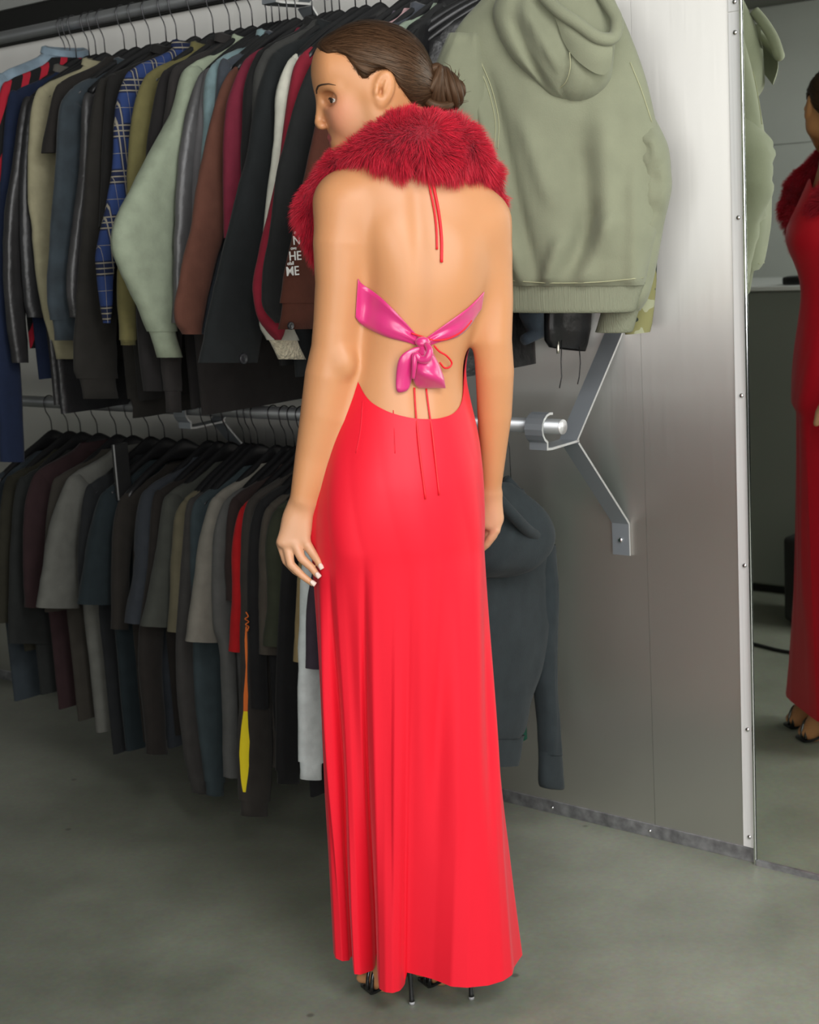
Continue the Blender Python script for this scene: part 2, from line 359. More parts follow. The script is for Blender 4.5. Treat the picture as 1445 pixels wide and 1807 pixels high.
HUSED = set()
def HLAB(short, label):
    for cand in (short, ' '.join(label.split(' ')[:11]), ' '.join(label.split(' ')[-11:])):
        if len(cand.split(' ')) > 12: continue
        if cand not in HUSED: HUSED.add(cand); return 'black hanger holding the '+cand
    return 'black hanger under the '+' '.join(label.split(' ')[:11])
def garment(name, label, cat, rgb, s=None, sh=None, sleeve=None, W=.12, zsh=None, hem=None, kind='cotton', th=.016, group=None, railz=ZU, hlabel=None,
            tsh=.53, collar='band', cuff=0., hemband=0., seed=0, body_w=None, matx=None, far_len=None, collar_rgb=None, gain=.95, necktop=.075, twist=0., cuffmat=None):
    """One garment on a hanger at wall station s: body tube, two sleeves, collar, cuffs, hem band.
    sh = near shoulder in the photograph; sleeve = list of (x_outer, y[, x_inner]) read on the garment's own plane."""
    if s is None:
        q = at_t(sh[0], sh[1], tsh); s, zsh = q[0], q[2]
    if zsh is None: zsh = railz-.195
    M = matx or fabric(name+'_'+label.split(' ')[0]+str(seed), rgb, kind, gain)
    o = thing(name, label, cat, S(s, RT, 0 if hem is None else max(0, (hem if hem < 5 else 0))), group)
    rnd = random.Random(seed*31+7)
    sd = rnd.random()*50
    half = tsh-RT
    # --- sleeve stations -> (t,z) outer, inner
    st = []
    if sleeve:
        for p in sleeve:
            a = at_s(p[0], p[1], s)
            if len(p) > 2: b = at_s(p[2], p[1], s); st.append((a[1], a[2], b[1], b[2]))
            else: st.append((a[1], a[2], a[1]-W, a[2]-.01))
    else:
        zend = zsh-.56
        st = [(tsh+.03, zsh-.12, tsh+.03-W, zsh-.13), (tsh+.045, zsh-.3, tsh+.045-W, zsh-.3), (tsh+.03, zend, tsh+.03-W*.8, zend)]
    hemz = hem if hem is not None else (zsh-.66-.15*rnd.random() if sum(rgb) < 150 else zsh-.54)
    hb = body_w or half*.98
    # --- body
    NB = 28; lev = []
    lev.append((zsh+necktop, .062, .016)); lev.append((zsh+necktop*.72, .092, .02)); lev.append((zsh+necktop*.42, .155, .018)); lev.append((zsh+.008, half-.018, .017))
    lev.append((zsh-.03, half-.008, .019)); lev.append((zsh-.14, half-.03, th)); lev.append((zsh-.26, hb-.01, th*1.1))
    zz = zsh-.34
    while zz > hemz+.05: lev.append((zz, hb, th*1.15)); zz -= .09
    lev.append((hemz, hb, th*1.05))
    L = catmull(lev, 2); rings = []
    for (z, w, tk) in L:
        g = max(0., min(1., (zsh-z)/.3)); rg = []
        for k in range(NB):
            a = 2*math.pi*k/NB; ca, sa = math.cos(a), math.sin(a)
            tt = w*math.copysign(abs(ca)**.8, ca); ss = tk*math.copysign(abs(sa)**.7, sa)
            ss += g*.35*th*nz(tt*14+sd, z*2.0, seed) + .15*th*nz(tt*30, z*9, sd)
            rg.append(S(s+ss, RT+tt, z))
        rings.append(rg)
    V, Fc = loft(rings); mk('body', V, Fc, M, o)
    # --- sleeves
    def sleeve_mesh(stt, mirror):
        ctrl = [(tsh-.035, zsh+.012, tsh-.085, zsh-.05, th*.5), (tsh, zsh-.005, tsh-.105, zsh-.125, th*.95)]
        ctrl += [(*q, th*1.05) for q in stt]
        C = catmull(ctrl, 5); rings = []; NS = 16
        n = len(C)
        for i, (t1, z1, t2, z2, tk) in enumerate(C):
            ct, cz = (t1+t2)/2, (z1+z2)/2; dt, dz = (t1-t2)/2, (z1-z2)/2
            wdt = math.hypot(dt, dz); tk2 = min(tk, wdt*.8+.004)
            rg = []
            for k in range(NS):
                a = 2*math.pi*k/NS; ca, sa = math.cos(a), math.sin(a)
                f = math.copysign(abs(ca)**.85, ca); g = math.copysign(abs(sa)**.75, sa)
                wr = .22*th*nz(f*2+sd, cz*16, seed+.5)*(i/n)+.1*th*nz(f*4, cz*40, sd)
                T = ct+f*dt; Z = cz+f*dz
                T += .004*nz(cz*18, f*3, sd+2)*(i/n)
                if mirror: T = 2*RT-T
                rg.append(S(s+g*tk2+wr, T, Z))
            rings.append(rg)
        return rings
    rn = sleeve_mesh(st, False)
    def put(rn):
        V, Fc = loft(rn, True, True, False); sl = mk('sleeve', V, Fc, M, o)
        if cuff:
            a, b = np.array(rn[-1]), np.array(rn[-2]); c = a.mean(0); d = a.mean(0)-b.mean(0); d /= np.linalg.norm(d)
            cr = []
            for kk, (q, sc_) in enumerate(((-.004, .9), (.006, .86), (cuff*.5, .84), (cuff, .86), (cuff, .74), (cuff*.6, .72))):
                cr.append([c+(p-c)*sc_+d*q for p in a])
            V, Fc = loft(cr); mk('cuff', V, Fc, cuffmat or M, sl)
        return sl
    near = put(rn)
    if far_len is None or far_len > 0:
        fl = far_len or .5
        tf = min(tsh+.02, 2*RT-.03+.0)
        stf = [(tf, zsh-.12, tf-.11, zsh-.13), (tf, zsh-fl*.55, tf-.11, zsh-fl*.55), (tf-.01, zsh-fl, tf-.10, zsh-fl)]
        put(sleeve_mesh(stf, True))
    # --- collar
    MC = M if collar_rgb is None else fabric(name+'_collar'+str(seed), collar_rgb, kind, gain)
    if collar:
        hgt = {'band': .012, 'shirt': .030, 'hood': .034, 'stand': .032}[collar]
        zc = zsh+necktop-.020; cr = []
        flare = {'band': 0, 'shirt': .012, 'hood': .02, 'stand': .004}[collar]
        for (dz, w, tk) in ((0, .066, .02), (hgt*.5, .064, .021), (hgt, .062, .02), (hgt*.9, .062+flare, .026), (hgt*.35, .068+flare, .028)):
            cr.append([S(s+tk*math.sin(2*math.pi*k/20), RT+w*math.cos(2*math.pi*k/20), zc+dz-.012*max(0, math.sin(2*math.pi*k/20))) for k in range(20)])
        V, Fc = loft(cr); mk('collar', V, Fc, MC, o)
    if hemband:
        a = np.array(rings[-1]); c = a.mean(0); cr = []
        for (dz, sc_) in ((.004, .99), (-.004, .96), (-hemband*.5, .94), (-hemband, .955), (-hemband, .88), (-hemband*.5, .87)):
            cr.append([c+(p-c)*sc_+np.array([0, 0, dz]) for p in a])
        V, Fc = loft(cr); mk('hem_band', V, Fc, cuffmat or M, o)
    if twist:
        mtx = Matrix.Rotation(twist, 4, 'Z'); todo = list(o.children)
        while todo:
            c_ = todo.pop(); c_.data.transform(mtx); todo += list(c_.children)
    short = label.split(' with ')[0].split(' on the ')[0].split(' behind ')[0].split(' beside ')[0].split(' between ')[0]
    if hlabel is None: hlabel = HLAB(short, label)
    hanger(s, railz, hlabel, 'hangers on the upper rail' if railz > 1.5 else 'hangers on the lower rail', twist)
    return o, near, rn, s

def plaid_mat():
    m = bpy.data.materials.new('blue plaid flannel'); m.use_nodes = True; nt = m.node_tree; b = nt.nodes['Principled BSDF']; b.inputs['Roughness'].default_value = .9
    tc = nt.nodes.new('ShaderNodeTexCoord'); sep = nt.nodes.new('ShaderNodeSeparateXYZ'); nt.links.new(tc.outputs['Object'], sep.inputs[0])
    # horizontal coordinate along the hanger
    dx = nt.nodes.new('ShaderNodeVectorMath'); dx.operation = 'DOT_PRODUCT'; dx.inputs[1].default_value = tuple(WN); nt.links.new(tc.outputs['Object'], dx.inputs[0])
    def math_(op, a, bv):
        n = nt.nodes.new('ShaderNodeMath'); n.operation = op
        if hasattr(a, 'links') or not isinstance(a, (int, float)): nt.links.new(a, n.inputs[0])
        else: n.inputs[0].default_value = a
        if isinstance(bv, (int, float)): n.inputs[1].default_value = bv
        else: nt.links.new(bv, n.inputs[1])
        return n.outputs[0]
    def stripes(src, per, lines):
        fr = math_('FRACT', math_('ADD', math_('DIVIDE', src, per), 50.), 0.); out = None
        for (p, w) in lines:
            l = math_('LESS_THAN', math_('ABSOLUTE', math_('SUBTRACT', fr, p), 0.), w)
            out = l if out is None else math_('MAXIMUM', out, l)
        return out
    def mixc(fac, a, col):
        mx = nt.nodes.new('ShaderNodeMix'); mx.data_type = 'RGBA'; nt.links.new(fac, mx.inputs[0])
        if isinstance(a, tuple): mx.inputs[6].default_value = (*a, 1)
        else: nt.links.new(a, mx.inputs[6])
        mx.inputs[7].default_value = (*col, 1); return mx.outputs[2]
    zc = sep.outputs['Z']; xc = dx.outputs['Value']
    c = mixc(stripes(zc, .105, ((.5, .17),)), (.020, .045, .16), (.008, .014, .05))
    c = mixc(stripes(xc, .06, ((.5, .16),)), c, (.012, .022, .075))
    c = mixc(stripes(zc, .105, ((.38, .014), (.5, .014), (.62, .014), (.0, .01))), c, (.30, .27, .20))
    c = mixc(stripes(xc, .06, ((.4, .022), (.58, .022), (.0, .014))), c, (.30, .27, .21))
    nt.links.new(c, b.inputs['Base Color']); return m
def stripe_mat():
    m = bpy.data.materials.new('black and red striped knit'); m.use_nodes = True; nt = m.node_tree; b = nt.nodes['Principled BSDF']; b.inputs['Roughness'].default_value = .95
    tc = nt.nodes.new('ShaderNodeTexCoord'); dx = nt.nodes.new('ShaderNodeVectorMath'); dx.operation = 'DOT_PRODUCT'; dx.inputs[1].default_value = tuple(WN*.75+np.array([0, 0, .35])); nt.links.new(tc.outputs['Object'], dx.inputs[0])
    w = nt.nodes.new('ShaderNodeMath'); w.operation = 'MULTIPLY'; w.inputs[1].default_value = 27.; nt.links.new(dx.outputs['Value'], w.inputs[0])
    f = nt.nodes.new('ShaderNodeMath'); f.operation = 'FRACT'; nt.links.new(w.outputs[0], f.inputs[0])
    g = nt.nodes.new('ShaderNodeMath'); g.operation = 'LESS_THAN'; g.inputs[1].default_value = .42; nt.links.new(f.outputs[0], g.inputs[0])
    mx = nt.nodes.new('ShaderNodeMix'); mx.data_type = 'RGBA'; nt.links.new(g.outputs[0], mx.inputs[0]); mx.inputs[6].default_value = (.006, .006, .007, 1); mx.inputs[7].default_value = (.42, .012, .03, 1)
    nt.links.new(mx.outputs[2], b.inputs['Base Color']); return m

GU, GL = 'garments on the upper rail', 'garments on the lower rail'
def up(label, cat, rgb, sh, sleeve=None, **k):
    nm = k.pop('name', cat.replace(' ', '_')); k.setdefault('seed', up.n); up.n += 1
    return garment(nm, label, cat, rgb, sh=sh, sleeve=sleeve, group=GU, railz=ZU, **k)
up.n = 1
J = 'jacket'
up('light blue denim jacket at the far left end of the upper rail', J, (130, 150, 165), (-8, 135), kind='denim', collar='shirt')
up('black and red striped knit sweater at the left of the upper rail', 'sweater', (30, 20, 20), (2, 150), matx=stripe_mat(), collar='band')
up('navy jacket with a grey shoulder yoke, first at left', J, (28, 38, 62), (14, 168), [(3, 300), (-6, 480, 20), (-8, 650, 34), (2, 815, 42)], collar='shirt', collar_rgb=(95, 92, 86), W=.13)
up('dull black leather jacket with long slack sleeve beside the navy jacket', J, (44, 43, 44), (38, 178), [(22, 290), (8, 400, 38), (10, 540, 42), (24, 640, 48)], kind='leather', W=.10, collar='stand')
up('shiny black leather jacket with wrinkled sleeve beside the khaki jacket', J, (40, 40, 42), (50, 178), [(37, 290), (36, 420), (42, 520), (48, 560)], kind='leather', W=.10, collar='stand')
up('pale khaki jacket with crumpled sleeve on the upper rail', J, (158, 152, 124), (64, 158), [(53, 220), (50, 340), (58, 420), (68, 510), (88, 600)], W=.10, collar='shirt', cuff=.05)
up('black-brown short sleeved shirt between khaki and dark denim jackets', 'shirt', (42, 39, 37), (98, 150), [(88, 200), (80, 240, 102), (74, 270, 98)], W=.10, collar='band', far_len=.22)
up('dark indigo denim jacket with pale seams on the upper rail', J, (50, 60, 67), (120, 158), [(105, 195), (98, 300), (89, 420), (84, 520), (88, 565)], kind='denim', W=.115, collar='shirt', cuff=.05)
up('black leather coat with a thin grey piped sleeve', 'coat', (62, 61, 62), (146, 172), [(141, 300), (126, 420), (118, 500), (126, 560)], kind='leather', W=.06, collar='stand')
up('charcoal sweatshirt with a wide ribbed cuff hanging low', 'sweatshirt', (44, 42, 39), (172, 145), [(157, 240), (146, 400, 205), (136, 520, 205), (130, 640, 205), (136, 668, 205)], W=.13, collar='band', cuff=.05, hemband=.05)
up('black-grey fleece behind the blue plaid shirt', 'sweatshirt', (36, 35, 34), (190, 138), [(182, 250), (176, 400)], W=.09, collar='hood')
up('blue plaid flannel shirt with cream and black checks', 'shirt', (40, 60, 120), (222, 128), [(205, 190), (200, 290), (186, 370), (172, 440, 205), (172, 480, 200), (184, 570, 192)], W=.095, collar='shirt', matx=plaid_mat())
up('olive green shirt jacket with a snap cuff on the upper rail', J, (112, 106, 68), (255, 132), [(237, 190), (226, 290), (222, 400), (209, 500, 240), (214, 600, 238)], W=.10, collar='shirt', cuff=.012)
up('black overshirt between olive and sage green jackets', J, (38, 36, 36), (284, 128), [(269, 200), (259, 280), (250, 420), (243, 560, 290), (255, 690, 285)], W=.10, collar='shirt')
up('charcoal hooded sweatshirt behind the sage green jacket', 'sweatshirt', (50, 47, 46), (303, 120), [(296, 170), (285, 300), (285, 600, 318), (292, 690, 318)], W=.08, collar='hood', cuff=.05)
sage = up('pale sage green bomber jacket with a balloon sleeve', J, (158, 168, 146), (324, 122), [(306, 200, 338), (256, 290, 318), (201, 408, 304), (214, 475, 302), (240, 530, 304), (266, 585, 306)], W=.11, collar='stand', cuff=.062, th=.03)
up('slate grey leather coat with a long straight sleeve', 'coat', (78, 77, 78), (350, 130), [(329, 200), (314, 300), (309, 420), (304, 570)], kind='leather', W=.12, collar='stand', gain=1.1)
up('mid grey overshirt with pale collar behind the light denim', J, (98, 96, 98), (360, 128), [(345, 250), (338, 400)], W=.08, collar='shirt')
up('faded light blue denim jacket with stitched shoulder', J, (118, 142, 146), (372, 112), [(363, 150), (360, 240), (352, 340)], kind='denim', W=.08, collar='shirt')
up('dark denim jacket with hem below the brown jacket', J, (58, 64, 72), (386, 115), [(372, 300), (330, 560, 385), (330, 590, 385)], kind='denim', W=.07, collar='shirt')
up('warm brown work jacket with folded cuff on the upper rail', J, (104, 66, 54), (402, 126), [(382, 180), (354, 300, 402), (340, 390, 398), (318, 490, 372), (310, 560, 358), (326, 590, 352)], W=.12, collar='shirt')
up('burgundy jacket with a fine pink shoulder seam', J, (118, 38, 56), (430, 104), [(409, 160), (397, 220), (396, 330), (398, 420)], W=.10, collar='band', collar_rgb=(170, 40, 80))
up('black track jacket with thin white shoulder piping', J, (30, 30, 30), (452, 92), [(433, 160), (429, 260), (428, 400)], W=.08, collar='stand')
up('charcoal shirt with tan inner edge beside the black overcoat', 'shirt', (62, 62, 60), (464, 90), [(449, 150), (446, 300)], W=.07, collar='band')
coat = up('long black overcoat with flared sleeve and a dark button', 'coat', (34, 37, 38), (478, 96), [(456, 170, 500), (439, 270, 492), (421, 340, 490), (393, 450, 485), (371, 545, 470), (352, 640, 452)], W=.13, collar='shirt', th=.02)
cream = up('cream white jacket with a fluffy pile hem', J, (205, 204, 190), (507, 104), [(490, 160), (487, 230), (476, 330), (464, 440), (459, 560), (474, 600)], W=.09, collar='stand', cuff=.05, cuffmat=fabric('cream sherpa', (190, 182, 158), 'sherpa'))
up('dark red jacket showing as a thin strip beside the cream jacket', J, (136, 34, 50), (526, 98), [(514, 150), (492, 300), (462, 430), (450, 500), (456, 555), (488, 600, 494)], W=.085, collar='band')
up('wide black jacket hanging nearest to the woman at her left', J, (36, 37, 37), (552, 102), [(522, 180), (502, 260, 566), (488, 315, 560), (479, 400, 555), (466, 480, 548), (464, 540, 545), (488, 570, 540)], W=.2, collar='shirt', far_len=.5)
work = up('dark brown work jacket with white printed lettering on the sleeve', J, (86, 48, 37), (600, 130), [(568, 190, 628), (541, 300, 612), (517, 420, 590), (502, 490, 575), (495, 535, 566)], W=.14, collar='shirt', cuff=.055, far_len=.5)
for lb, c_, cg, s_, kd in (('mauve grey sweater with its shoulder showing behind the head', (100, 92, 104), 'sweater', -.655, 'cotton'), ('dusty pink sweater shoulder just above the hair', (196, 160, 162), 'sweater', -.615, 'cotton'),
                      ('charcoal denim jacket right of the pink sweater', (66, 70, 78), J, -.575, 'denim'), ('thin sage green shirt beside black leather shoulders', (150, 164, 146), 'shirt', -.535, 'cotton'),
                      ('black leather jacket with its shoulder sloping above the bun', (24, 24, 26), J, -.50, 'leather')):
    garment(cg.replace(' ', '_'), lb, cg, c_, s=s_, zsh=1.855, group=GU, railz=ZU, kind=kd, seed=up.n, collar='shirt' if cg == J else 'band', th=.016, tsh=.51); up.n += 1
bl = garment('jacket', 'black leather jacket with gathered cuff and drawstrings below the olive jacket', J, (30, 30, 31), s=-.345, zsh=1.85, twist=math.radians(-48), group=GU, railz=ZU, kind='leather', seed=60, collar='stand', th=.018, tsh=.50, far_len=0, hem=1.33)
def camo_mat():
    m = bpy.data.materials.new('camouflage cloth'); m.use_nodes = True; nt = m.node_tree; b = nt.nodes['Principled BSDF']; b.inputs['Roughness'].default_value = .9
    tc = nt.nodes.new('ShaderNodeTexCoord'); n = nt.nodes.new('ShaderNodeTexNoise'); n.inputs['Scale'].default_value = 16; n.inputs['Detail'].default_value = 2; nt.links.new(tc.outputs['Object'], n.inputs[0])
    r = nt.nodes.new('ShaderNodeValToRGB'); r.color_ramp.interpolation = 'CONSTANT'; e = r.color_ramp.elements; e[0].color = (.03, .04, .03, 1); e[1].position = .42; e[1].color = (.23, .22, .09, 1)
    x = e.new(.56); x.color = (.33, .34, .22, 1); x = e.new(.64); x.color = (.10, .12, .05, 1); nt.links.new(n.outputs[0], r.inputs[0]); nt.links.new(r.outputs[0], b.inputs['Base Color']); return m
M_CAMO = camo_mat()
camo = garment('jacket', 'camouflage jacket with its cuff peeking out behind the olive jacket', J, (120, 120, 80), s=-.425, zsh=1.83, twist=math.radians(-30), group=GU, railz=ZU, seed=61, collar='shirt', th=.016, tsh=.50, far_len=0, matx=M_CAMO, hem=1.33)

# small details on the jackets
def decal_on(rn, i0, i1, k0, k1, off=.0015):
    """patch lifted off the sleeve rings between rings i0..i1, columns k0..k1"""
    R = np.array(rn); c = R.mean(1)
    out = []
    for i in range(i0, i1+1): out.append([R[i][k]+(R[i][k]-c[i])/np.linalg.norm(R[i][k]-c[i])*off for k in range(k0, k1+1)])
    return loft(out, closed=False)
def disc(p, nrm, r, m, parent, name='button', h=.003):
    nrm = np.asarray(nrm, float)/np.linalg.norm(nrm); a = np.cross(nrm, (0, 0, 1.)); a /= np.linalg.norm(a); b = np.cross(nrm, a)
    rings = [[p+nrm*hh+rr*(math.cos(q*math.pi/8)*a+math.sin(q*math.pi/8)*b) for q in range(16)] for (hh, rr) in ((-.002, r), (h*.7, r), (h, r*.8), (h*.6, r*.55), (h*.6, r*.1))]
    V, Fc = loft(rings, True, True, True); return mk(name, V, Fc, m, parent)
M_BTN = mat('dark button', (.03, .03, .035), .3); M_SNAP = mat('pale snap', (.75, .75, .70), .25, .3)
TOWARD = np.array([WU[0], WU[1], 0])
q = at_s(430, 633, coat[3]+.022); disc(S(*q), TOWARD, .012, M_BTN, coat[1])
for (lbl, px, gar) in (('', (231, 607), None),):
    pass
# white lettering on the brown work jacket sleeve
M_PRINT = mat('white print', (.80, .80, .78), .8)
def text_on(txt, x, y, s, size, parent, m=M_PRINT, squash=1.):
    cu = bpy.data.curves.new('lettering', 'FONT'); cu.body = txt; cu.size = size; cu.extrude = .0004; cu.align_x = 'LEFT'; cu.offset = size*.008
    ob = bpy.data.objects.new('lettering', cu); COL.objects.link(ob); bpy.context.view_layer.update()
    dg = bpy.context.evaluated_depsgraph_get(); me = bpy.data.meshes.new_from_object(ob.evaluated_get(dg)); bpy.data.objects.remove(ob)
    q = S(*at_s(x, y, s)); V = []
    right = -WN; upv = np.array([0, 0, 1.])
    lean = np.array([0, 0, 0])
    for v in me.vertices: V.append(q+right*(v.co.x*squash)+upv*v.co.y+(WN*.22)*(-v.co.y)*0+TOWARD*v.co.z)
    Fc = [tuple(p.vertices) for p in me.polygons]; return mk('lettering', V, Fc, m, parent, False)
sw = work[3]+.0225
for (tx, x, y, sz) in (('avs', 519, 413, .011), ('N', 517, 432, .025), ('ove', 513, 441, .010), ('HE', 510, 460, .026), ('ofall', 507, 468, .010), ('ME', 505, 487, .026)):
    text_on(tx, x, y, sw, sz, work[1], squash=1.15)
q = at_s(513, 575, sw); disc(S(*q), TOWARD, .008, M_BTN, work[1])
# drawstrings, zip pull and ribbed cuff of the leather jacket (wall side sleeve)
M_BLK = fabric('black leather cuff', (26, 26, 27), 'leather')
cs = -.40
rings = []
for (x0, x1, y, k) in ((968, 1040, 470, .03), (966, 1040, 530, .032), (964, 1038, 575, .03), (966, 1033, 600, .028), (972, 1030, 612, .022)):
    a, b = at_s(x0, y, cs), at_s(x1, y+8, cs); a, b = S(*a), S(*b); c = (a+b)/2
    rings.append([c+(b-a)/2*math.cos(p)+TOWARD*k*math.sin(p)*(1+.1*math.sin(p*9)) for p in np.linspace(0, 2*math.pi, 25)[:-1]])
V, Fc = loft(rings, True, False, False); sl = mk('sleeve', V, Fc, M_BLK, bl[0])
for pts in (((991, 600), (990, 640), (991, 665), (987, 685)), ((1022, 612), (1024, 640), (1022, 665), (1019, 678))):
    V, Fc = tube([S(*at_s(x, y, cs+.03)) for x, y in pts], .0013, 6); mk('drawstring', V, Fc, M_HANG, sl)
V, Fc = tube([S(*at_s(984.5, y, cs+.034)) for y in (602, 610, 618, 624)], [.002, .003, .0036, .0032], 8); mk('zip_pull', V, Fc, mat('zip metal', (.6, .58, .5), .3, 1.), sl)
rings = []
for (x0, x1, y) in ((1085, 1160, 440), (1090, 1158, 500), (1098, 1154, 545), (1100, 1150, 575), (1104, 1146, 590)):
    a, b = S(*at_t(x0, y, .15)), S(*at_t(x1, y-4, .12)); c = (a+b)/2
    rings.append([c+(b-a)/2*math.cos(p)+np.array([-.5, -.8, 0])*.022*math.sin(p) for p in np.linspace(0, 2*math.pi, 21)[:-1]])
V, Fc = loft(rings); mk('sleeve', V, Fc, M_CAMO, camo[0])
# denim waistband hanging below the olive jacket hem
V, Fc = tube([S(*at_s(x, y, -.43)) for x, y in ((935, 520), (938, 555), (945, 590), (925, 600))], [.03, .028, .02, .012], 12)
o = garment('jeans_jacket', 'dark denim jacket tail below the olive jacket hem', J, (52, 60, 70), s=-.385, zsh=1.80, twist=math.radians(-40), group=GU, railz=ZU, kind='denim', seed=63, collar='shirt', th=.014, tsh=.49, far_len=0, hem=1.30, body_w=.15)
mk('sleeve', V, Fc, fabric('dark denim cuff', (44, 54, 64), 'denim'), o[0])

# ---------------------------------------------------------------- lower rail
def lo(label, cat, rgb, sh, sleeve=None, **k):
    nm = k.pop('name', cat.replace(' ', '_').replace('-', '')); lo.n += 1; k.setdefault('seed', 100+lo.n); k.setdefault('hem', .22); k.setdefault('far_len', .22)
    k.setdefault('necktop', .062); k.setdefault('gain', .72)
    return garment(nm, label, cat, rgb, sh=sh, sleeve=sleeve, group=GL, railz=ZL, **k)
lo.n = 0
T = 't-shirt'
lo('slate blue long tee with a curved hem at the far left below', T, (60, 68, 74), (-20, 850), [(-30, 950), (-40, 1080)], W=.13, hem=.20, name='t_shirt')
lo('black tee with an olive shoulder at the left edge', T, (54, 52, 42), (8, 848), [(-2, 950), (-8, 1100)], W=.10, name='t_shirt', hem=.36)
lo('charcoal tee with wide sleeve left of the maroon tee', T, (44, 46, 45), (30, 850), [(20, 950), (16, 1050, 80), (15, 1135, 108)], W=.12, name='t_shirt', hem=.24)
lo('maroon-black tee with a reddish shoulder', T, (58, 40, 42), (58, 838), [(43, 900), (41, 1000), (45, 1072, 92)], W=.13, name='t_shirt', hem=.21)
lo('taupe-brown long tee hem behind the pale grey tee', T, (64, 60, 54), (92, 850), [(80, 950), (80, 1080)], W=.12, name='t_shirt', hem=.19)
lo('mid grey tee with a big square sleeve on the lower rail', T, (112, 112, 106), (118, 846), [(90, 930, 140), (76, 1010, 138), (66, 1072, 137)], W=.13, name='t_shirt', hem=.165, body_w=.215, th=.026)
lo('black tee with low rounded hem behind the mid grey tee', T, (38, 40, 42), (150, 862), [(140, 950), (140, 1050)], W=.10, name='t_shirt', hem=.12)
lo('dark teal tee beside the mid grey tee', T, (40, 50, 54), (178, 872), [(163, 930, 200), (150, 1000, 198), (139, 1066, 196)], W=.11, name='t_shirt', hem=.14, th=.024)
lo('dark brown shirt right of the dark teal tee', T, (50, 46, 42), (210, 880), [(200, 950), (198, 1110, 225)], W=.06, name='t_shirt', hem=.18)
lo('blue-charcoal tee with angled sleeve on the lower rail', T, (58, 62, 68), (252, 868), [(242, 930, 278), (239, 1000, 282), (224, 1100, 262)], W=.11, name='t_shirt', hem=.18, th=.024)
lo('black-brown long sleeve shirt with dangling cuff behind the tees', 'shirt', (44, 40, 37), (270, 875), [(262, 1000), (246, 1150, 285), (262, 1330, 292)], W=.08, hem=.22)
lo('grey-green tee with a hemmed sleeve in mid rail', T, (76, 78, 72), (290, 878), [(283, 950, 318), (268, 1030, 312), (252, 1105, 300)], W=.11, name='t_shirt', hem=.22, th=.024)
lo('khaki tee showing as a thin pale shoulder', T, (106, 100, 80), (318, 886), [(309, 920), (304, 1000), (298, 1115, 318)], W=.06, name='t_shirt', hem=.3)
lo('dark grey long sleeve shirt with low cuff beside the khaki tee', 'shirt', (66, 64, 62), (330, 888), [(322, 1000), (312, 1150, 345), (322, 1300, 352), (336, 1380, 362)], W=.06, cuff=.03, hem=.25)
lo('slate teal long sleeve shirt with ribbed cuff', 'shirt', (62, 74, 78), (342, 886), [(337, 950), (340, 1100, 390), (347, 1250, 398), (362, 1380, 394)], W=.07, cuff=.035, hem=.25)
lo('light warm grey tee with a ragged sleeve hem', T, (138, 134, 124), (372, 882), [(356, 950, 402), (342, 1050, 392), (332, 1132, 385)], W=.11, name='t_shirt', hem=.25, th=.022)
lo('acid-washed grey tee right of the light warm grey tee', T, (98, 98, 96), (392, 888), [(378, 960), (378, 1100, 412), (392, 1160, 412), (398, 1372, 424)], W=.08, name='t_shirt', hem=.2)
lo('dark brown tee beside the red tee', T, (56, 44, 42), (406, 884), [(399, 960), (400, 1060)], W=.07, name='t_shirt', hem=.3)
lo('bright red tee on the lower rail', T, (196, 30, 34), (422, 898), [(412, 960), (413, 1050, 434), (407, 1150, 432)], W=.06, name='t_shirt', hem=.36, th=.015)
flame = lo('charcoal long sleeve shirt printed with yellow flames', 'shirt', (66, 62, 58), (437, 884), [(429, 950), (428, 1080, 470), (426, 1200, 476), (423, 1330, 478), (423, 1412, 474)], W=.08, cuff=.038, hem=.2, th=.02)
blk = lo('black tee with an orange scribble print', T, (36, 36, 37), (452, 890), [(441, 960), (440, 1100, 466), (446, 1250, 470)], W=.06, name='t_shirt', hem=.22)
lo('taupe tee left of the dark olive tee', T, (82, 76, 68), (468, 898), [(461, 960), (460, 1050, 486), (461, 1155, 490)], W=.06, name='t_shirt', hem=.25)
lo('dark olive green tee nearest the hand', T, (62, 66, 52), (482, 904), [(473, 960, 520), (477, 1060, 522), (467, 1140, 518)], W=.08, name='t_shirt', hem=.2, th=.024)
lo('black sweatshirt with long sleeve left of the white sleeve', 'sweatshirt', (32, 32, 33), (508, 900), [(500, 1000, 532), (490, 1200, 530), (488, 1360, 530)], W=.08, hem=.15, cuff=.03)
lo('tan tee as a thin strip beside the hand', T, (168, 146, 104), (540, 905), [(530, 980), (526, 1060, 540), (521, 1168, 540)], W=.05, name='t_shirt', hem=.4, th=.012)
lo('white long sleeve shirt with a ribbed cuff by the dress', 'shirt', (204, 210, 210), (556, 905), [(537, 1000, 560), (529, 1180, 566), (530, 1345, 568)], W=.09, hem=.25, cuff=.04, gain=1.2)
lo('purple-grey tee half hidden by the red dress', T, (78, 68, 80), (580, 905), [(546, 1050, 580), (541, 1180, 585)], W=.06, name='t_shirt', hem=.12, th=.014)
garment('t_shirt', 'dark green tee hanging behind the slate hoodie', T, (16, 86, 66), s=-.56, zsh=.84, group=GL, railz=ZL, seed=140, hem=.235, far_len=.22, necktop=.062, th=.016, tsh=.49)
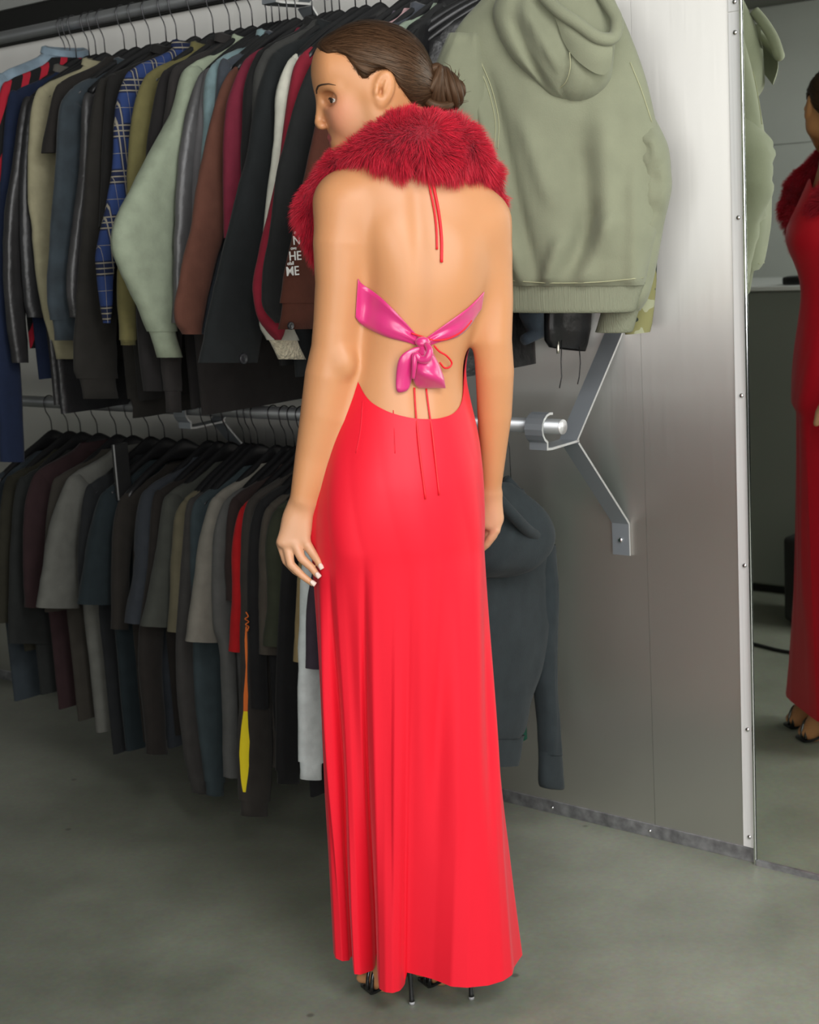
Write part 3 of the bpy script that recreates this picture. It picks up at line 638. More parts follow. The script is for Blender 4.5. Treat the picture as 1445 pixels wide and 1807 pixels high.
# flame and scribble prints
M_FY = mat('yellow print', (.85, .68, .01), .8); M_FO = mat('orange print', (.75, .16, .02), .8)
R = np.array(flame[2]); NR = len(R)
def band_print(name, m, i0, i1, wfun, kc=1.0, off=.002):
    cen = R.mean(1); rows = []
    for i in range(i0, i1+1):
        row = []
        for j in range(7):
            k = kc+wfun((i-i0)/(i1-i0))*(j/6-.5); k0 = int(math.floor(k)); fr = k-k0
            p = R[i][k0 % 16]*(1-fr)+R[i][(k0+1) % 16]*fr; d = p-cen[i]; row.append(p+d/np.linalg.norm(d)*off)
        rows.append(row)
    V, Fc = loft(rows, closed=False); return mk(name, V, Fc, m, flame[1])
band_print('flame_print', M_FY, NR-9, NR-2, lambda v: .5+1.5*math.sin(math.pi*min(1., v*.9+.08)), 1.2)
band_print('flame_print', M_FO, NR-15, NR-9, lambda v: .3+.5*v+.25*math.sin(v*9), 1.2, .0024)
rows = [(432, 1080), (436, 1088), (430, 1092), (437, 1097), (431, 1102), (437, 1106), (433, 1114), (436, 1112)]
V, Fc = tube(catmull([S(*at_s(x+2, y, blk[3]+.016)) for x, y in rows], 3), .0016, 5); mk('scribble_print', V, Fc, M_FO, blk[1])

# ---------------------------------------------------------------- slate hoodie at the end of the lower rail
def cloth_patch(rows, m, parent, name, sub=1, th=.004):
    V, Fc = loft(rows, closed=False); o = mk(name, V, Fc, m, parent)
    if th: md = o.modifiers.new('thick', 'SOLIDIFY'); md.thickness = th; md.offset = 0
    return o
M_HOOD = fabric('slate fleece', (46, 53, 56), 'cotton', .85)
hs = -.43
hood = thing('hoodie', 'dark slate hooded sweatshirt at the open end of the lower rail', 'hoodie', S(hs, RT, .1), GL)
def pxloft(rowspec, s, thick, NS=26, front=1., seed=0, wr=.006, zsq=.75, dx=0):
    """rows: (x_left, x_right, y[, thickness]) in the photograph on plane s"""
    C = catmull([(a[0]+dx, a[1]+dx, a[2], a[3] if len(a) > 3 else thick) for a in rowspec], 4); rings = []
    for (x0, x1, y, tk) in C:
        a, b = S(*at_s(x0, y, s)), S(*at_s(x1, y, s)); c = (a+b)/2; h = (b-a)/2; rg = []
        for k in range(NS):
            p = 2*math.pi*k/NS; ca, sa = math.cos(p), math.sin(p)
            w = wr*nz(ca*2.2+seed, y*.006, seed*1.7)+wr*.4*nz(ca*5, y*.02, seed)
            rg.append(c+h*math.copysign(abs(ca)**.85, ca)+TOWARD*(math.copysign(abs(sa)**zsq, sa)*tk*front+w))
        rings.append(rg)
    return rings
V, Fc = loft(pxloft([(800, 930, 862, .02), (770, 945, 900, .035), (745, 968, 980, .045), (748, 972, 1100, .05), (760, 962, 1160, .05), (772, 948, 1230, .045), (782, 938, 1285, .035), (785, 930, 1300, .03)], hs, .045, seed=3, wr=.016, dx=-12)); mk('body', V, Fc, M_HOOD, hood)
V, Fc = loft(pxloft([(784, 930, 1296, .03), (788, 927, 1302, .027), (792, 922, 1335, .026), (795, 918, 1350, .025)], hs, .04, seed=4, wr=.004, dx=-8)); mk('hem_band', V, Fc, M_HOOD, hood)
V, Fc = loft(pxloft([(930, 972, 960, .03), (944, 974, 1050, .035), (942, 973, 1130, .032), (948, 975, 1200, .028), (955, 980, 1280, .025), (957, 985, 1330, .022)], hs+.0, .03, seed=5)); slv = mk('sleeve', V, Fc, M_HOOD, hood)
V, Fc = loft(pxloft([(956, 985, 1326, .02), (955, 988, 1345, .018), (955, 991, 1385, .018), (966, 990, 1392, .014)], hs, .02, seed=6, wr=.002)); mk('cuff', V, Fc, M_HOOD, slv)
V, Fc = loft(pxloft([(700, 760, 930, .03), (690, 745, 1080, .035), (690, 740, 1240, .03), (695, 735, 1340, .02)], hs, .03, seed=7)); mk('sleeve', V, Fc, M_HOOD, hood)
# hood: pouch hanging on the back + thick rolled opening
V, Fc = loft(pxloft([(860, 905, 850, .05), (840, 945, 890, .085), (822, 965, 930, .10), (820, 958, 965, .10), (826, 938, 995, .085), (840, 915, 1012, .05), (858, 895, 1018, .02)], hs+.035, .08, seed=8, wr=.016, dx=-26), True, True, True); hd = mk('hood', V, Fc, M_HOOD, hood)
pts = catmull([S(*at_s(x-14, y, hs+d)) for x, y, d in ((860, 845, .05), (882, 868, .125), (915, 905, .15), (948, 938, .135), (972, 948, .10), (968, 925, .06), (940, 885, .03), (905, 846, .01))], 5)
V, Fc = tube(pts, .0125, 12); mk('hood_rim', V, Fc, M_HOOD, hd)
hanger(hs, ZL, 'black hanger holding the slate hoodie at the open rail end', 'hangers on the lower rail', 0., -.10, .62)

# ---------------------------------------------------------------- big olive hooded jacket at the end of the upper rail
M_OLV = mat('washed olive canvas', tuple(v*.92 for v in lin((138, 141, 117))), .9, bump=.3, bscale=380, var=.07, vscale=14, sheen=.15)
M_OLVRIB = mat('olive rib knit', tuple(v*.88 for v in lin((138, 141, 119))), .95, bump=.8, bscale=9, stretch=(60, 60, 1), var=.06, vscale=40, bdist=.003)
M_STITCH = mat('olive stitching', tuple(v*1.5 for v in lin((140, 140, 112))), .9)
oj = thing('hooded_jacket', 'large olive green hooded jacket with ribbed hem, back turned to the room', J, S(-.27, RT, 1.15), GU)
JD0 = np.array([-.06, .205]); JD1 = np.array([-.46, .42])       # jacket plane in plan (s,t), wall side -> room side
jd = JD1-JD0; jd /= np.linalg.norm(jd); JDIR = WU*jd[0]+WN*jd[1]; JN = np.array([-JDIR[1], JDIR[0], 0.]);
if JN @ (CO-S(-.27, .3, 1.5)) < 0: JN = -JN
JP = S(JD0[0], JD0[1], 0)
def jp(x, y, off=0.): return at_plane(x, y, JP+JN*off, JN)
def jloft(rowspec, thick=.05, NS=40, seed=0, wr=.012, off=0., folds=None, m=4):
    C = catmull([(a[0], a[1], a[2], a[3] if len(a) > 3 else thick, (a[4] if len(a) > 4 else 0)) for a in rowspec], m); rings = []
    for (x0, x1, y, tk, tilt) in C:
        a, b = jp(x0, y-tilt, off), jp(x1, y+tilt, off); c = (a+b)/2; h = (b-a)/2; rg = []
        for k in range(NS):
            p = 2*math.pi*k/NS; ca, sa = math.cos(p), math.sin(p)
            w = wr*nz(ca*1.8+seed, y*.004, seed*1.7)+wr*.35*nz(ca*5+seed, y*.012, seed)
            q = c+h*math.copysign(abs(ca)**.9, ca)+JN*(math.copysign(abs(sa)**.8, sa)*tk)
            if folds:
                xi = (x0+x1)/2+(x1-x0)/2*ca
                for (fx0, fy0, fx1, fy1, wd, amp) in folds:
                    if sa > 0:
                        v = (y-fy0)/(fy1-fy0)
                        if -.15 < v < 1.15:
                            fx = fx0+(fx1-fx0)*v; e = 1.7*math.exp(-((xi-fx)/(wd*.8))**2)*max(0, min(1, (v+.15)/.3, (1.15-v)/.3)); w += amp*e
            rg.append(q+JN*w)
        rings.append(rg)
    return rings
fold = [(835, 150, 940, 500, 18, .012), (880, 170, 960, 480, 14, -.008), (940, 230, 985, 360, 16, .007), (1065, 180, 1075, 420, 30, .012), (1020, 240, 1040, 460, 26, -.012),
        (870, 330, 930, 500, 12, .007), (1000, 420, 975, 500, 14, .012), (1075, 380, 1030, 500, 18, .010), (1045, 360, 1010, 480, 14, -.012), (1120, 300, 1120, 520, 20, .008)]
V, Fc = loft(jloft([(905, 1062, -60, .03, 0), (850, 1085, 0, .045, 0), (808, 1112, 55, .055, 6), (790, 1140, 120, .06, 20), (812, 1158, 190, .068, 30), (822, 1166, 260, .075, 25), (832, 1164, 330, .08, 15), (845, 1160, 400, .082, 5), (858, 1150, 450, .08, 0), (868, 1141, 488, .07, 0), (872, 1138, 502, .055, 0)], NS=110, seed=11, wr=.008, folds=fold, m=9), True, False, False)
jb = mk('body', V, Fc, M_OLV, oj); JBV = BVHTree.FromPolygons([tuple(q) for q in V], Fc)
V, Fc = loft(jloft([(868, 1140, 498, .052, 0), (868, 1135, 508, .05), (870, 1128, 528, .05), (872, 1122, 546, .049), (880, 1116, 549, .042), (882, 1116, 530, .04)], NS=60, seed=12, wr=.002)); mk('hem_band', V, Fc, M_OLVRIB, oj)
# near (room side) sleeve, left in the picture, hanging behind the woman
V, Fc = loft(jloft([(792, 850, 60, .03, 0), (768, 858, 110, .05, -8), (748, 868, 175, .055, -8), (742, 872, 260, .055), (752, 880, 400, .055), (770, 885, 520, .05), (790, 880, 600, .04)], NS=36, seed=13, wr=.014, off=.03), True, True, False); js = mk('sleeve', V, Fc, M_OLV, oj)
# wall side sleeve with crumpled elbow
def wsl(rowspec, t0, t1, m, nm, parent, seed, wr=.012, caps=(True, False)):
    C = catmull(rowspec, 5); rings = []
    for i, (x0, x1, y, tk) in enumerate(C):
        a, b = S(*at_t(x0, y, t0)), S(*at_t(x1, y, t1)); c = (a+b)/2; h = (b-a)/2; rg = []
        for k in range(28):
            p = 2*math.pi*k/28; ca, sa = math.cos(p), math.sin(p)
            w = wr*nz(ca*2+seed, y*.03, seed)+wr*.5*nz(ca*3, y*.07, seed+4)
            rg.append(c+h*ca+JN*(sa*tk+w))
        rings.append(rg)
    V, Fc = loft(rings, True, *caps); return mk(nm, V, Fc, m, parent)
ws = wsl([(1098, 1146, 190, .03), (1108, 1168, 232, .05), (1118, 1180, 262, .055), (1120, 1184, 300, .05), (1118, 1185, 335, .05), (1112, 1172, 395, .045), (1098, 1160, 460, .04), (1080, 1146, 520, .04), (1060, 1130, 548, .04)], .235, .205, M_OLV, 'sleeve', oj, 21)
wsl([(1062, 1130, 544, .034), (1060, 1126, 552, .033), (1052, 1118, 580, .033), (1050, 1114, 586, .03), (1058, 1108, 584, .024)], .235, .215, M_OLVRIB, 'cuff', ws, 22, .002, (False, False))
# hood: hanging pouch with a wide opening towards the upper right
V, Fc = loft(jloft([(905, 1050, -40, .04), (872, 1075, 10, .06, -4), (880, 1085, 60, .078, 0), (905, 1083, 105, .084, 0), (940, 1078, 140, .08, 0), (965, 1060, 165, .062, 0), (985, 1040, 178, .034, 0), (1000, 1025, 182, .01)], NS=60, seed=15, wr=.014, off=.04, m=6,
                folds=[(940, 20, 990, 120, 12, .010), (915, 40, 965, 150, 10, -.010), (1010, 90, 1000, 160, 6, -.006)]), True, True, True); jh = mk('hood', V, Fc, M_OLV, oj)
rim = catmull([jp(x, y, d) for x, y, d in ((955, -12, 0.111), (985, 18, 0.127), (1020, 42, 0.136), (1055, 66, 0.136), (1082, 66, 0.117), (1088, 36, 0.099), (1072, 5, 0.086), (1055, -18, 0.074))], 6)
V, Fc = tube(rim, .0125, 14); mk('hood_rim', V, Fc, M_OLV, jh)
V, Fc = loft([[jp(x, y, d) for x, y, d in row] for row in (
    ((958, -10, 0.108), (988, 20, 0.124), (1022, 44, 0.133), (1056, 64, 0.133), (1080, 62, 0.114)),
    ((985, 40, 0.124), (1005, 62, 0.136), (1030, 84, 0.142), (1060, 100, 0.139), (1082, 95, 0.120)),
    ((990, 70, 0.119), (1010, 100, 0.127), (1030, 118, 0.130), (1058, 135, 0.124), (1076, 130, 0.105)))], closed=False)
cp = mk('hood_flap', V, Fc, M_OLV, jh); md = cp.modifiers.new('s', 'SUBSURF'); md.levels = 2; md.render_levels = 2
V, Fc = loft([[jp(x, y, d) for x, y, d in row] for row in (
    ((950, -20, 0.074), (985, 12, 0.086), (1020, 36, 0.093), (1055, 58, 0.093), (1080, 60, 0.080)),
    ((965, -25, 0.062), (1000, 5, 0.068), (1030, 25, 0.068), (1060, 40, 0.068), (1084, 36, 0.068)),
    ((990, -30, 0.068), (1015, -10, 0.074), (1040, 5, 0.074), (1065, 10, 0.074), (1075, 8, 0.080)))], closed=False)
cp = mk('hood_lining', V, Fc, M_OLV, jh); md = cp.modifiers.new('s', 'SUBSURF'); md.levels = 2; md.render_levels = 2
jbv = BVHTree.FromObject(jb, bpy.context.evaluated_depsgraph_get()) if False else None
def jseam(pts, off, nm='stitch_seam', par=None, r=.0011):
    V, Fc = tube(catmull([jp(x, y, o_) for x, y, o_ in pts], 6), r, 6); return mk(nm, V, Fc, M_STITCH, par or oj)
def jlay(pts, r=.0011, par=None):
    out = []
    for x, y in catmull(pts, 5):
        d = ray(x, y); h = JBV.ray_cast(Vector(CO), Vector(d/np.linalg.norm(d)), 9.)
        if h[0] is not None: out.append(np.array(h[0])-d*.0012)
    if len(out) > 2: V, Fc = tube(out, r, 6); mk('stitch_seam', V, Fc, M_STITCH, par or oj)
jlay([(822, 62), (842, 110), (862, 160), (874, 215), (872, 260)]); jlay([(828, 60), (848, 108), (868, 158), (880, 214), (878, 262)])
jlay([(1112, 110), (1132, 160), (1150, 215)]); jlay([(870, 492), (960, 499), (1050, 498), (1135, 490)])
jseam([(1005, 92, .126), (1006, 120, .124), (998, 145, .110), (984, 158, .088)], 0, par=jh)
hanger(-.275, ZU, 'black hanger holding the large olive hooded jacket', 'hangers on the upper rail', math.radians(-61), -.15, .72)

# ================================================================== THE WOMAN
PM = 2.71/F                      # metres per photo pixel at her depth
Y0 = 2.71
def P(x, y, d=0.): return at_Y(x, y, Y0+d)
RHO = math.radians(3.4)
E1 = np.array([math.cos(RHO), 0, -math.sin(RHO)]); E3 = np.array([math.sin(RHO), 0, math.cos(RHO)]); E2 = np.array([0, 1., 0])
PSI = math.radians(15)           # torso turned a little to her left
BX = math.cos(PSI)*E1 - math.sin(PSI)*E2*-1*-1; BX = math.cos(PSI)*E1 + math.sin(PSI)*E2      # her right-hand direction
BY = -math.sin(PSI)*E1 + math.cos(PSI)*E2                                                   # her forward direction
class Field:
    def __init__(s, xs, ys, zs):
        s.x, s.y, s.z = [np.asarray(a, np.float32) for a in (xs, ys, zs)]
        s.d = np.full((len(xs), len(ys), len(zs)), .06, np.float32)
    def sl(s, lo, hi):
        out = []
        for ax, a, b in zip((s.x, s.y, s.z), lo, hi):
            i, j = np.searchsorted(ax, a), np.searchsorted(ax, b); out.append(slice(max(0, i-1), min(len(ax), j+1)))
        return tuple(out)
    def put(s, fn, lo, hi, k, op='add'):
        sl = s.sl(np.asarray(lo)-k-.012, np.asarray(hi)+k+.012)
        X = s.x[sl[0]][:, None, None]; Y = s.y[sl[1]][None, :, None]; Z = s.z[sl[2]][None, None, :]
        if min(X.size, Y.size, Z.size) == 0: return
        d = fn(X, Y, Z).astype(np.float32); a = s.d[sl]
        if op == 'add':
            h = np.maximum(k-np.abs(a-d), 0)/k; s.d[sl] = np.minimum(a, d)-h*h*k*.25
        else:
            d = -d; h = np.maximum(k-np.abs(a-d), 0)/k; s.d[sl] = np.maximum(a, d)+h*h*k*.25
    def cone(s, a, b, ra, rb, k=.015, op='add'):
        a, b = np.asarray(a), np.asarray(b); ab = b-a; L2 = ab @ ab+1e-12
        def fn(X, Y, Z):
            h = ((X-a[0])*ab[0]+(Y-a[1])*ab[1]+(Z-a[2])*ab[2])/L2; h = np.clip(h, 0, 1)
            return np.sqrt((X-a[0]-h*ab[0])**2+(Y-a[1]-h*ab[1])**2+(Z-a[2]-h*ab[2])**2)-(ra+(rb-ra)*h)
        R = max(ra, rb); s.put(fn, np.minimum(a, b)-R, np.maximum(a, b)+R, k, op)
    def chain(s, pts, k=.015):
        def fn(X, Y, Z):
            out = None
            for (a, ra), (b, rb) in zip(pts[:-1], pts[1:]):
                ab = b-a; L2 = ab @ ab+1e-12
                h = np.clip(((X-a[0])*ab[0]+(Y-a[1])*ab[1]+(Z-a[2])*ab[2])/L2, 0, 1)
                d = np.sqrt((X-a[0]-h*ab[0])**2+(Y-a[1]-h*ab[1])**2+(Z-a[2]-h*ab[2])**2)-(ra+(rb-ra)*h)
                out = d if out is None else np.minimum(out, d)
            return out
        A = np.array([q[0] for q in pts]); Rm = max(q[1] for q in pts); s.put(fn, A.min(0)-Rm, A.max(0)+Rm, k)
    def ell(s, c, r, ax=None, k=.015, op='add'):
        c = np.asarray(c); ax = np.eye(3) if ax is None else np.array(ax); r = np.asarray(r, float)
        def fn(X, Y, Z):
            q = [((X-c[0])*ax[i][0]+(Y-c[1])*ax[i][1]+(Z-c[2])*ax[i][2]) for i in range(3)]
            k0 = np.sqrt(sum((q[i]/r[i])**2 for i in range(3))); k1 = np.sqrt(sum((q[i]/r[i]**2)**2 for i in range(3)))
            return np.where(k1 > 1e-6, k0*(k0-1)/np.maximum(k1, 1e-6), -r.min())
        R = max(r); s.put(fn, c-R, c+R, k, op)
    def mesh(s):
        """surface nets on the (non uniform) grid"""
        d = s.d; inside = d < 0
        nx, ny, nz_ = d.shape
        c = np.zeros((nx-1, ny-1, nz_-1), np.uint8)
        for i in (0, 1):
            for j in (0, 1):
                for k in (0, 1): c += inside[i:nx-1+i, j:ny-1+j, k:nz_-1+k]
        act = np.argwhere((c > 0) & (c < 8)); idx = -np.ones(c.shape, np.int32); idx[tuple(act.T)] = np.arange(len(act))
        acc = np.zeros((len(act), 3)); cnt = np.zeros(len(act))
        cor = [(i, j, k) for i in (0, 1) for j in (0, 1) for k in (0, 1)]
        val = {q: d[act[:, 0]+q[0], act[:, 1]+q[1], act[:, 2]+q[2]].astype(float) for q in cor}
        for q in cor:
            for ax in range(3):
                if q[ax] == 0:
                    r = list(q); r[ax] = 1; r = tuple(r); a, b = val[q], val[r]; m = (a < 0) != (b < 0)
                    t = np.where(m, a/np.where(m, a-b, 1), 0)
                    p = np.array(q, float)[None, :].repeat(len(act), 0); p[:, ax] += t
                    acc[m] += p[m]; cnt[m] += 1
        fr = acc/cnt[:, None]; V = np.empty((len(act), 3))
        for ax, g in zip(range(3), (s.x, s.y, s.z)):
            g = g.astype(float); V[:, ax] = g[act[:, ax]]+fr[:, ax]*(g[act[:, ax]+1]-g[act[:, ax]])
        Fs = []
        for ax in range(3):
            sl0 = [slice(None)]*3; sl1 = [slice(None)]*3; sl0[ax] = slice(0, -1); sl1[ax] = slice(1, None)
            a, b = inside[tuple(sl0)], inside[tuple(sl1)]; e = np.argwhere(a != b); o1, o2 = [(1, 2), (2, 0), (0, 1)][ax]
            ok = (e[:, o1] > 0) & (e[:, o2] > 0) & (e[:, o1] < d.shape[o1]-1) & (e[:, o2] < d.shape[o2]-1); e = e[ok]
            def ix(da, db):
                q = e.copy(); q[:, o1] -= da; q[:, o2] -= db; return idx[q[:, 0], q[:, 1], q[:, 2]]
            quad = np.stack([ix(1, 1), ix(0, 1), ix(0, 0), ix(1, 0)], 1); flip = ~a[tuple(e.T)]
            quad[flip] = quad[flip][:, ::-1]; Fs.append(quad)
        return V, np.concatenate(Fs)
def fast_mesh(name, V, Q, m, parent=None, loc=(0, 0, 0)):
    me = bpy.data.meshes.new(name); me.vertices.add(len(V)); me.vertices.foreach_set('co', (V-np.asarray(loc)).astype(np.float32).ravel())
    n = len(Q); k = Q.shape[1]; me.loops.add(n*k); me.loops.foreach_set('vertex_index', Q.astype(np.int32).ravel()); me.polygons.add(n)
    me.polygons.foreach_set('loop_start', np.arange(0, n*k, k, dtype=np.int32)); me.update(calc_edges=True); me.validate()
    me.polygons.foreach_set('use_smooth', np.ones(len(me.polygons), bool)); me.materials.append(m)
    o = bpy.data.objects.new(name, me); COL.objects.link(o)
    if parent is not None: o.parent = parent
    else: o.location = Vector([float(v) for v in loc])
    return o
def smooth_verts(V, Q, it=2, lam=.5):
    n = len(V); e = np.concatenate([Q[:, [0, 1]], Q[:, [1, 2]], Q[:, [2, 3]], Q[:, [3, 0]]]); e = np.unique(np.sort(e, 1), axis=0)
    deg = np.bincount(e.ravel(), minlength=n)[:, None]
    for i in range(it):
        for l in (lam, -lam*1.04):
            acc = np.zeros_like(V)
            for ax in range(3): acc[:, ax] = np.bincount(e[:, 0], V[e[:, 1], ax], n)+np.bincount(e[:, 1], V[e[:, 0], ax], n)
            V = V+l*(acc/np.maximum(deg, 1)-V)
    return V

# torso stations: photo y, left x, right x, half depth, depth offset of the centre
TS = np.array([(262, 676, 770, .052, .0), (300, 650, 800, .060, .0), (325, 622, 826, .070, .0), (350, 606, 846, .080, .005), (400, 612, 864, .095, .005), (450, 626, 870, .104, .005), (500, 634, 862, .108, .005), (550, 631, 843, .102, .005),
               (600, 624, 827, .093, .003), (645, 619, 812, .087, .0), (700, 608, 820, .094, -.004), (760, 592, 834, .104, -.008), (830, 574, 844, .113, -.012), (900, 562, 849, .115, -.012), (960, 560, 849, .112, -.008), (1010, 562, 846, .105, -.005)], float)
_c0 = P(722, 600); 
def e3_of(y): return float((P(722, y)-_c0) @ E3)
TE = np.array([e3_of(r[0]) for r in TS])
_o = np.argsort(TE); _q = np.linspace(TE.min(), TE.max(), 400)
def _smooth(col):
    v = np.interp(_q, TE[_o], TS[_o, col]); k = np.hanning(61); k /= k.sum()
    return np.convolve(np.pad(v, 30, 'edge'), k, 'valid')
_TAB = {c: _smooth(c) for c in range(5)}
def torso_at(e3):
    yy, xl, xr, b, dd = [np.interp(e3, _q, _TAB[c]) for c in range(5)]
    c1 = (((xl+xr)/2)-722)*PM; hw = (xr-xl)/2*PM
    w = np.sqrt(np.maximum(hw**2-(b*math.sin(PSI))**2, .0004))/math.cos(PSI)
    return c1, dd, w, b
def tpoint(e3, th, inf=0.):
    """point on the torso section at height e3, angle th from her back (0) towards her right (+)"""
    c1, dd, w, b = torso_at(e3)
    return _c0+E3*e3+E1*float(c1)+E2*float(dd)+BX*(float(w)+inf)*math.sin(th)-BY*(float(b)+inf)*math.cos(th)

def build_body():
    def ax(parts):
        out = []
        for a, b, h in parts: out.append(np.arange(a, b, h))
        return np.concatenate(out)
    fx = ax([(-.31, .27, .0027)]); fy = ax([(2.48, 2.93, .0030)]); fz = ax([(.0, .14, .0035), (.14, .68, .009), (.68, .98, .0026), (.98, 1.42, .0042), (1.42, 1.86, .0024)])
    f = Field(fx, fy, fz)
    # ---- torso
    TEB = e3_of(925)
    zlo, zhi = (_c0+E3*TEB)[2]-.02, (_c0+E3*TE.max())[2]+.03
    def torso(X, Y, Z):
        q1 = (X-_c0[0])*E1[0]+(Z-_c0[2])*E1[2]; q2 = (Y-_c0[1]); q3 = (X-_c0[0])*E3[0]+(Z-_c0[2])*E3[2]
        q3c = np.clip(q3, TEB, TE.max()); c1, dd, w, b = torso_at(q3c); q1 = q1-c1; q2 = q2-dd
        u_ = math.cos(PSI)*q1+math.sin(PSI)*q2; v_ = -math.sin(PSI)*q1+math.cos(PSI)*q2
        r = (np.abs(u_/w)**2.25+np.abs(v_/b)**2.25)**(1/2.25)
        d = (r-1)*np.minimum(w, b)*.92; over = np.maximum(np.abs(q3-q3c), 0); return np.where(over > 0, np.sqrt(np.maximum(d, 0)**2+over**2)+np.minimum(d, 0), d)
    f.put(torso, (-.25, Y0-.16, zlo), (.25, Y0+.16, zhi), .02)
    # shoulder girdle, blades
    f.cone(P(705, 285, -.005), P(612, 350, -.02), .044, .046, .05); f.cone(P(745, 288, -.0), P(846, 384, .015), .044, .043, .05)
    # bust (front, seen only in the mirror)
    f.ell(P(690, 480, .075), (.06, .05, .06), None, .04); f.ell(P(795, 490, .085), (.055, .045, .06), None, .04)
    # ---- arms
    D = -.035
    f.chain([(P(603, 362, D), .045), (P(598, 430, D-.01), .0445), (P(598, 500, D-.012), .041), (P(592, 570, D-.012), .0385), (P(588, 615, D-.012), .0385), (P(580, 662, D-.012), .0415), (P(569, 728, D-.01), .0385), (P(550, 805, D-.008), .0295), (P(533, 880, D-.012), .0215)], .03)
    f.chain([(P(853, 398, .02), .043), (P(868, 450, .02), .0355), (P(872, 530, .02), .0335), (P(870, 600, .02), .0335), (P(873, 655, .032), .0345), (P(873, 730, .052), .031), (P(870, 790, .07), .0255), (P(866, 862, .088), .0195)], .03)
    f.ell(P(608, 640, -.075), (.014, .012, .02), None, .02)     # elbow point
    # ---- left hand
    d = -.050
    for (a, b, r0, r1) in (((541, 890), (538, 953), .0118, .0098), ((533, 890), (520, 957), .0122, .0102), ((526, 892), (507, 959), .0115, .0098), ((519, 895), (496, 956), .0105, .0088)):
        f.cone(P(*a, d+.006), P(*b, d-.004), r0, r1, .013)
    f.ell(P(522, 925, d+.006), (.023, .013, .034), None, .012)
    k = .0035
    for ch in ([((538, 955, -.002), .0094), ((552, 977, -.012), .0078), ((561, 990, -.020), .0068), ((565.5, 999, -.025), .0055)],
               [((520, 958, -.006), .0097), ((532, 985, -.014), .0080), ((549, 1001, -.020), .0070), ((560, 1015, -.026), .0056)],
               [((506, 961, -.002), .0093), ((513, 996, -.014), .0077), ((533, 1015.5, -.022), .0068), ((551, 1029.5, -.026), .0054)],
               [((495, 958, .006), .0084), ((504, 990, -.002), .0068), ((520, 1008, -.008), .0060), ((536, 1018, -.012), .0050)],
               [((542, 903, .014), .0120), ((548, 926, .016), .0108), ((550, 948, .014), .0092), ((549, 966, .010), .0070)]):
        f.chain([(P(q[0], q[1], d+q[2]), r) for q, r in ch], k)
    # ---- right hand (half behind the dress)
    d = .092
    for (a, b, r0, r1) in (((858, 870), (856, 922), .012, .010), ((864, 872), (866, 926), .012, .010), ((869, 874), (874, 922), .0115, .0095), ((872, 876), (879, 914), .0105, .009)):
        f.cone(P(*a, d), P(*b, d), r0, r1, .015)
    for ch in ([((879, 914, -.002), .0085), ((876, 936, -.006), .0075), ((865, 950, -.004), .007), ((857, 962, .0), .0056)],
               [((874, 922, .0), .009), ((870, 945, -.002), .008), ((859, 960, .0), .0072), ((850, 970, .004), .0058)],
               [((866, 926, .008), .0095), ((860, 950, .008), .0082), ((850, 966, .01), .0074), ((843, 976, .014), .006)],
               [((856, 922, .016), .009), ((850, 944, .018), .0078), ((842, 958, .02), .007), ((836, 966, .022), .0058)],
               [((852, 880, .02), .012), ((845, 905, .034), .0105), ((842, 930, .04), .0085)]):
        f.chain([(P(q[0], q[1], d+q[2]), r) for q, r in ch], k)
    # ---- legs and feet (under the dress)
    hipL, hipR = P(672, 950, .01), P(772, 950, .02)
    anL, anR = at_z(708, 1690, .17), at_z(806, 1684, .17)
    anL = at_z(727, 1772)+np.array([-.008, .030, .155]); anR = at_z(832, 1763)+np.array([-.008, .034, .155])
    for hp, an in ((hipL, anL), (hipR, anR)):
        kn = (hp+an)/2+np.array([0, -.005, .02]); f.chain([(hp, .052), (kn, .040), (kn*.6+an*.4+np.array([0, -.01, 0]), .040), (an, .028)], .03)
    for hx, tx in ((at_z(727, 1772), at_z(652, 1733)), (at_z(832, 1763), at_z(752, 1722))):
        an = anL if hx[0] < 0 else anR
        heel = hx+np.array([.0, .012, .115]); ball = np.array([tx[0]+.03, tx[1]+.0-.03, .028]); toe = np.array([tx[0], tx[1]-.005, .022])
        f.chain([(an, .030), (heel, .026)], .02); f.chain([(heel, .025), (ball, .026)], .02); f.chain([(an, .03), (ball, .027)], .02)
        sd = np.cross(toe-ball, (0, 0, 1.)); sd /= np.linalg.norm(sd)
        for q, L in ((-.022, 1.), (-.008, .98), (.004, .88), (.014, .75), (.023, .6)): f.cone(ball+sd*q*.8, ball+sd*q+(toe-ball)*L, .011, .0085 if q > -.02 else .0105, .006)
    # ---- neck
    f.chain([(P(692, 205, .01), .052), (P(708, 250, .005), .050), (P(722, 300, .0), .058)], .03)
    # ---- head: local frame, she looks to picture left and slightly away and down
    TH = math.radians(-8); hc = P(652, 140, .0); rd = ray(652, 140); rd /= np.linalg.norm(rd)
    upv = CB-(CB @ rd)*rd; upv /= np.linalg.norm(upv); rt = np.cross(rd, upv); fw = -rt*math.cos(TH)+rd*math.sin(TH); side = np.cross(upv, fw)
    if side @ rd > 0: side = -side
    global HEAD, PMH; HEAD = (hc, fw, upv, side); PMH = float((hc-CO) @ CC)/F
    def Hd(x, y, c=0.): return hc+fw*((652-x)*PMH)+upv*((140-y)*PMH)+side*c
    global HDF; HDF = Hd
    A3 = (fw, upv, side)
    f.ell(Hd(652, 129), (.094, .080, .073), A3, .02)                       # cranium
    f.ell(Hd(690, 142), (.058, .064, .066), A3, .03)                       # occiput
    f.ell(Hd(619, 180), (.048, .078, .056), A3, .03)                       # face
    f.ell(Hd(579, 122), (.020, .036, .046), A3, .03)                        # forehead
